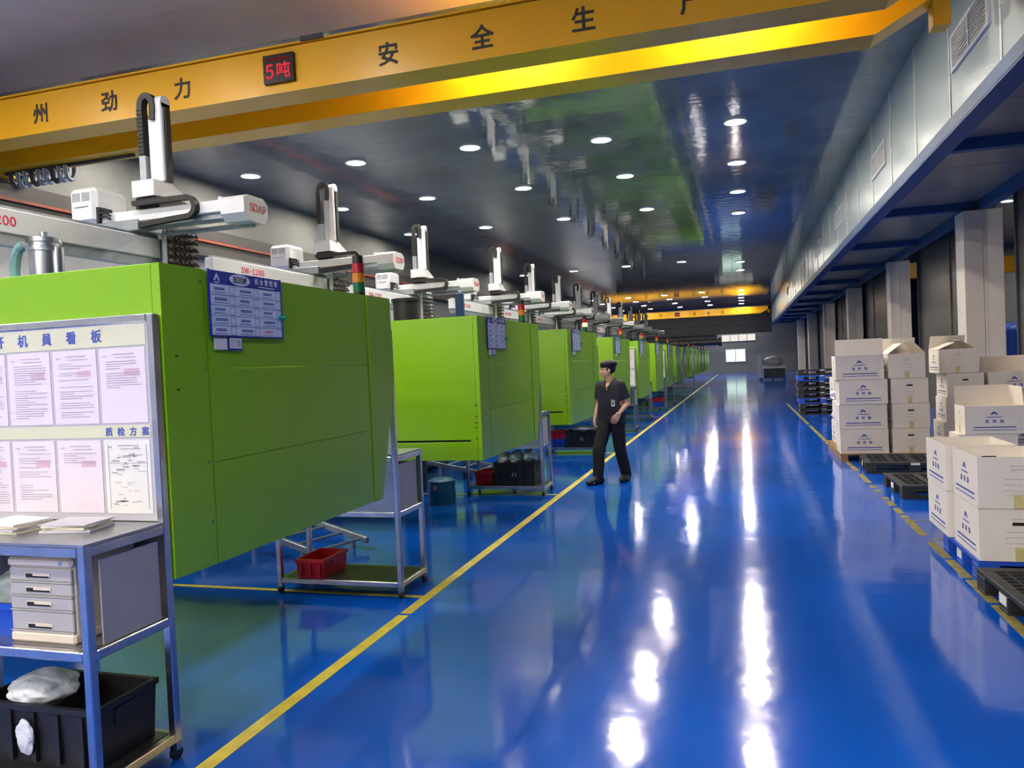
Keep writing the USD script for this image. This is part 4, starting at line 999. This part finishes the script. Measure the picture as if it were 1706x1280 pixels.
# ============================================================ FAR GOODS
t = thing('wrapped_load', 'pale wrapped load with a tall white box on a blue pallet far down the aisle', 'pallet load', (1.72, 52.5, 0))
part(t, 'pallet', cat_(box(-0.75, 0.85, -0.5, 0.5, 0.10, 0.15), *[box(x, x + 0.12, -0.5, 0.5, 0, 0.10) for x in (-0.7, 0.0, 0.7)]), 'pallet_blue')
part(t, 'load', box(-0.45, 0.8, -0.45, 0.45, 0.15, 0.72, 0.02), 'machine_grey')
part(t, 'slab', box(-0.55, 0.85, -0.5, 0.45, 0.73, 0.90, 0.03), 'robot_white')
part(t, 'wrapped_pack', crumple((0.1, 0.1, 1.2), (0.62, 0.4, 0.34), 9, 3, 0.3), 'board_grey')
part(t, 'tall_box', box(-0.85, -0.58, -0.2, 0.2, 0.16, 1.62, 0.01), 'robot_white')
t = thing('floor_machine', 'small dark floor cleaning machine far off beside the wrapped load', 'floor cleaner', (2.55, 38.0, 0))
part(t, 'body', box(-0.28, 0.28, -0.35, 0.35, 0.08, 0.62, 0.08), 'machine_grey'); part(t, 'cover', box(-0.22, 0.22, -0.3, 0.25, 0.62, 0.74, 0.05), 'black_plastic'); part(t, 'lamp', ball((0.05, -0.31, 0.66), 0.03), 'teal_plastic')
for s in (-1, 1):
    part(t, 'wheel', cyl((s * 0.2 - 0.03, 0.1, 0.09), (s * 0.2 + 0.03, 0.1, 0.09), 0.09, 16), 'black_plastic')

# ============================================================ THE WALKING MAN
def make_person():
    px, py = -1.775, 10.60
    fwd = np.array([-0.36, -0.93, 0]); fwd /= np.linalg.norm(fwd)
    rgt = np.array([fwd[1], -fwd[0], 0])          # his right
    up = np.array([0, 0, 1.0])
    t = thing('person', 'man in dark polo shirt, black trousers and cap walking up the aisle, head turned', 'person', (px, py, 0))

    def P(r, f, z):
        return rgt * r + fwd * f + up * z

    def S(p, r):
        return m3.Manifold.sphere(r, 20).translate(tuple(p))

    def E(p, r, s, ax=None):
        """An ellipsoid with semi-axes r*s along (right, forward, up) or along the given axes."""
        X, Y, Z = ax or (rgt, fwd, up)
        M = np.zeros((3, 4)); M[:, 0], M[:, 1], M[:, 2], M[:, 3] = np.array(X) * r * s[0], np.array(Y) * r * s[1], np.array(Z) * r * s[2], p
        return m3.Manifold.sphere(1.0, 24).transform(M)

    def bone(*ps):
        return m3.Manifold.batch_hull([S(p, r) for p, r in ps])

    def chain(ps):
        return [bone(a, b) for a, b in zip(ps, ps[1:])]

    def finish(parts, edge, it=8):
        m = m3.Manifold.batch_boolean(parts, m3.OpType.Add).refine_to_length(edge).to_mesh()
        q = trimesh.Trimesh(m.vert_properties[:, :3], m.tri_verts, process=True)
        trimesh.smoothing.filter_taubin(q, 0.5, 0.53, it)
        return q

    # joints
    hipR, hipL = P(0.085, 0.0, 0.88), P(-0.085, 0.0, 0.88)
    knR, knL = P(0.105, 0.21, 0.47), P(-0.095, -0.02, 0.47)
    anR, anL = P(0.11, 0.24, 0.085), P(-0.10, -0.16, 0.085)
    shR, shL = P(0.165, 0.0, 1.345), P(-0.165, 0.01, 1.345)
    elR, elL = P(0.222, -0.035, 1.09), P(-0.232, -0.05, 1.09)
    wrR, wrL = P(0.225, 0.075, 0.885), P(-0.185, 0.135, 0.955)
    neck0, neck1 = P(0, 0.0, 1.38), P(0.01, 0.03, 1.475)
    # the head looks to his right
    ha = math.radians(52)
    hf = fwd * math.cos(ha) + rgt * math.sin(ha)
    hr = np.array([hf[1], -hf[0], 0])
    hc = P(0.012, 0.04, 1.555)

    def Hd(r, f, z):
        return hc + hr * r + hf * f + up * z

    body = []
    body += chain([(shR, 0.055), (elR, 0.040)]) + chain([(elR, 0.040), (wrR, 0.026)])
    body += chain([(shL, 0.055), (elL, 0.040)]) + chain([(elL, 0.040), (wrL, 0.026)])
    body += [bone((P(0.10, 0, 1.30), 0.10), (P(-0.10, 0, 1.30), 0.10), (P(0.08, 0.0, 1.05), 0.10), (P(-0.08, 0.0, 1.05), 0.10)), bone((P(0.08, 0, 1.05), 0.10), (P(-0.08, 0, 1.05), 0.10), (hipR, 0.10), (hipL, 0.10))]
    for h, k, a in ((hipR, knR, anR), (hipL, knL, anL)):
        body += chain([(h, 0.085), (k, 0.055)]) + chain([(k, 0.055), (a, 0.038)])
        d = fwd if a is anR else fwd
        body += [bone((a + up * -0.03, 0.036), (a + d * 0.13 + up * -0.05, 0.024))]
    body += [bone((neck0, 0.062), (neck1, 0.054)), bone((neck0 + up * -0.02, 0.07), (shR + rgt * -0.03 + up * 0.01, 0.045)), bone((neck0 + up * -0.02, 0.07), (shL + rgt * 0.03 + up * 0.01, 0.045))]
    ax = (hr, hf, up)
    body += [E(Hd(0, -0.012, 0.035), 1, (0.076, 0.094, 0.088), ax), E(Hd(0, 0.022, -0.03), 1, (0.064, 0.074, 0.082), ax), E(Hd(0, 0.052, -0.078), 1, (0.034, 0.034, 0.026), ax)]
    body += [m3.Manifold.batch_hull([S(Hd(0, 0.092, 0.012), 0.007), S(Hd(0, 0.112, -0.024), 0.010), S(Hd(0.013, 0.093, -0.030), 0.008), S(Hd(-0.013, 0.093, -0.030), 0.008)])]
    for s in (-1, 1):
        body += [E(Hd(s * 0.076, -0.008, -0.008), 1, (0.010, 0.019, 0.031), ax), E(Hd(s * 0.036, 0.066, -0.02), 1, (0.022, 0.018, 0.018), ax), E(Hd(s * 0.030, 0.083, 0.022), 1, (0.022, 0.010, 0.008), ax)]
    skin = finish(body, 0.012, 8)

    # hands: palm, four fingers and a thumb, relaxed
    def hand(w, d, palm_n, side):
        """w wrist, d direction of the hand, palm_n palm normal, side: direction of the thumb."""
        d, palm_n = d / np.linalg.norm(d), palm_n / np.linalg.norm(palm_n)
        sd = np.cross(palm_n, d); sd *= np.sign(sd @ side)
        out = [m3.Manifold.batch_hull([S(w + sd * a * 0.018, 0.020) for a in (-1, 1)] + [S(w + d * 0.082 + sd * a * 0.030, 0.0125) for a in (-1, 1)])]
        for k, (o, L) in enumerate(((0.030, 0.068), (0.011, 0.076), (-0.009, 0.071), (-0.029, 0.056))):
            b = w + d * 0.080 + sd * o
            c1 = b + (d * 0.93 + palm_n * 0.36) * L * 0.46
            c2 = c1 + (d * 0.62 + palm_n * 0.78) * L * 0.32
            c3 = c2 + (d * 0.18 + palm_n * 0.98) * L * 0.26
            out += [bone((b, 0.0088), (c1, 0.0082)), bone((c1, 0.0082), (c2, 0.0076)), bone((c2, 0.0076), (c3, 0.0066))]
        b = w + d * 0.026 + sd * 0.024
        c1 = b + (d * 0.62 + sd * 0.62 + palm_n * 0.3) * 0.042
        c2 = c1 + (d * 0.88 + sd * 0.1 + palm_n * 0.35) * 0.034
        c3 = c2 + (d * 0.9 - sd * 0.2 + palm_n * 0.35) * 0.024
        out += [bone((b, 0.014), (c1, 0.0105)), bone((c1, 0.0105), (c2, 0.0092)), bone((c2, 0.0092), (c3, 0.0078))]
        return finish(out, 0.005, 5)

    hR = hand(wrR, up * -0.93 + fwd * 0.28 - rgt * 0.05, -rgt * 0.95 - fwd * 0.2, fwd)
    hL = hand(wrL, up * -0.80 + fwd * 0.35 + rgt * 0.30, rgt * 0.65 - fwd * 0.55 - up * 0.3, fwd + rgt)
    b = part(t, 'body', cat_(skin, hR, hL), 'skin', smooth=True)
    part(t, 'eyes', cat_(*[ball(Hd(s * 0.030, 0.086, 0.010), 0.0075, 2) for s in (-1, 1)]), 'hair_black', 'dark eyes')
    part(t, 'brows', cat_(*[trimesh.Trimesh(*(lambda m: (m.vert_properties[:, :3], m.tri_verts))(bone((Hd(s * 0.016, 0.094, 0.030), 0.004), (Hd(s * 0.045, 0.083, 0.030), 0.003)).to_mesh())) for s in (-1, 1)]), 'hair_black')
    part(t, 'mouth', trimesh.Trimesh(*(lambda m: (m.vert_properties[:, :3], m.tri_verts))(bone((Hd(-0.019, 0.083, -0.053), 0.005), (Hd(0, 0.090, -0.053), 0.006), (Hd(0.019, 0.083, -0.053), 0.005)).to_mesh())), 'lip')
    # hair and cap
    hair = E(Hd(0, -0.022, 0.03), 1, (0.081, 0.090, 0.088), ax) - m3.Manifold.cube((1, 1, 1), True).translate((0, 0, 0)).transform(np.column_stack([hr, hf, up, Hd(0, 0.53, -0.36)]))
    part(t, 'hair', finish([hair], 0.012, 3), 'hair_black', smooth=True)
    cap = m3.Manifold.batch_hull([E(Hd(0, -0.008, 0.048), 1, (0.086, 0.108, 0.020), ax), E(Hd(0, -0.018, 0.088), 1, (0.102, 0.120, 0.060), ax)])
    c = part(t, 'cap', finish([cap], 0.012, 6), 'hair_black', smooth=True)
    # polo shirt
    sh = [bone((P(0.11, 0, 1.315), 0.112), (P(-0.11, 0, 1.315), 0.112), (P(0.085, 0.01, 1.08), 0.116), (P(-0.085, 0.01, 1.08), 0.116)),
          bone((P(0.085, 0.01, 1.08), 0.116), (P(-0.085, 0.01, 1.08), 0.116), (P(0.095, 0.0, 0.86), 0.118), (P(-0.095, 0.0, 0.86), 0.118)),
          bone((neck0 + up * -0.03, 0.078), (shR + up * 0.0, 0.062)), bone((neck0 + up * -0.03, 0.078), (shL + up * 0.0, 0.062))]
    for s0, e0 in ((shR, elR), (shL, elL)):
        sh += [bone((s0, 0.068), (s0 + (e0 - s0) * 0.78, 0.066))]
    shirt = m3.Manifold.batch_boolean(sh, m3.OpType.Add)
    shirt = shirt - m3.Manifold.cube((2, 2, 1), True).translate((0, 0, 0.82 - 0.5))      # straight hem
    for s0, e0 in ((shR, elR), (shL, elL)):                                               # sleeve ends cut square
        d = (e0 - s0) / np.linalg.norm(e0 - s0)
        q = s0 + (e0 - s0) * 0.72
        sgn = 1 if s0 is shR else -1
        A = np.cross(d, fwd); A /= np.linalg.norm(A); B = np.cross(d, A)
        shirt = shirt - m3.Manifold.cube((0.15, 0.4, 0.12), True).transform(np.column_stack([A, B, d, q + d * 0.06 + rgt * sgn * 0.012]))
    # open V at the neck
    shirt = shirt - m3.Manifold.batch_hull([S(P(0.05, 0.10, 1.50), 0.02), S(P(-0.05, 0.10, 1.50), 0.02), S(P(0, 0.16, 1.27), 0.012), S(P(0, 0.10, 1.29), 0.008), S(P(0.045, 0.0, 1.50), 0.03), S(P(-0.045, 0.0, 1.50), 0.03)])
    m = shirt.refine_to_length(0.015).to_mesh()
    q = trimesh.Trimesh(m.vert_properties[:, :3], m.tri_verts, process=True)
    trimesh.smoothing.filter_taubin(q, 0.5, 0.53, 6)
    q.vertices += 0.007 * (meshkit.fbm(q.vertices * np.array([14, 14, 7]), 3, 4) - 0.5)[:, None] * q.vertex_normals
    s_ = part(t, 'polo_shirt', q, 'cloth_navy', smooth=True)
    col = []
    for s in (-1, 1):
        col.append(bone((P(s * 0.065, -0.02, 1.425), 0.016), (P(s * 0.062, 0.055, 1.385), 0.014)))
        col.append(bone((P(s * 0.062, 0.055, 1.385), 0.014), (P(s * 0.020, 0.115, 1.315), 0.012)))
    col.append(bone((P(0.065, -0.02, 1.425), 0.016), (P(0, -0.065, 1.435), 0.016))); col.append(bone((P(-0.065, -0.02, 1.425), 0.016), (P(0, -0.065, 1.435), 0.016)))
    part(s_, 'collar', finish(col, 0.012, 3), 'cloth_navy', smooth=True)
    bd = frame3(box(-0.027, 0.027, -0.045, 0.045, 0, 0.003), -rgt, up, fwd, P(-0.105, 0.1275, 1.105))
    bb = part(t, 'badge', bd, 'paper_white', 'white name badge hanging on his chest')
    part(bb, 'print', frame3(cat_(rect(-0.012, 0.012, -0.02, 0.015, 0.001), rect(-0.02, 0.02, 0.026, 0.034, 0.001)), -rgt, up, fwd, P(-0.105, 0.1307, 1.105)), 'ink_dark', smooth=False)
    part(bb, 'strap', frame3(box(-0.004, 0.004, 0.0455, 0.12, 0, 0.002), -rgt, up, fwd, P(-0.105, 0.1275, 1.105)), 'cloth_black')
    # trousers and shoes
    tr = [bone((P(0.075, 0, 0.92), 0.108), (P(-0.075, 0, 0.92), 0.108), (hipR, 0.108), (hipL, 0.108))]
    for h, k, a in ((hipR, knR, anR), (hipL, knL, anL)):
        a2 = a + up * 0.0
        tr += [bone((h, 0.110), (k, 0.084)), bone((k, 0.084), (a2 + up * 0.02, 0.074))]
    tro = m3.Manifold.batch_boolean(tr, m3.OpType.Add) - m3.Manifold.cube((2, 2, 1), True).translate((0, 0, 0.052 - 0.5))
    m = tro.refine_to_length(0.016).to_mesh()
    q = trimesh.Trimesh(m.vert_properties[:, :3], m.tri_verts, process=True)
    trimesh.smoothing.filter_taubin(q, 0.5, 0.53, 6)
    q.vertices += 0.016 * (meshkit.fbm(q.vertices * np.array([9, 9, 7]) + 3, 3, 8) - 0.5)[:, None] * q.vertex_normals
    part(t, 'trousers', q, 'cloth_black', smooth=True)
    for a, d in ((anR, fwd * 0.96 + rgt * 0.28), (anL, fwd * 0.98 - rgt * 0.15)):
        z = up * -0.085
        b0 = a + z
        shoe = m3.Manifold.batch_hull([S(b0 - d * 0.055 + up * 0.045, 0.048), S(b0 + d * 0.185 + up * 0.036, 0.036), S(b0 + d * 0.11 + np.cross(d, up) * 0.022 + up * 0.042, 0.042), S(b0 + d * 0.11 - np.cross(d, up) * 0.022 + up * 0.042, 0.042), S(b0 + up * 0.085, 0.054), S(b0 + d * 0.05 + up * 0.08, 0.046)])
        sm = finish([shoe], 0.012, 3)
        sm.vertices[:, 2] = np.maximum(sm.vertices[:, 2], 0.001)
        part(t, 'shoe', sm, 'shoe_black', smooth=True)
    return t


make_person()
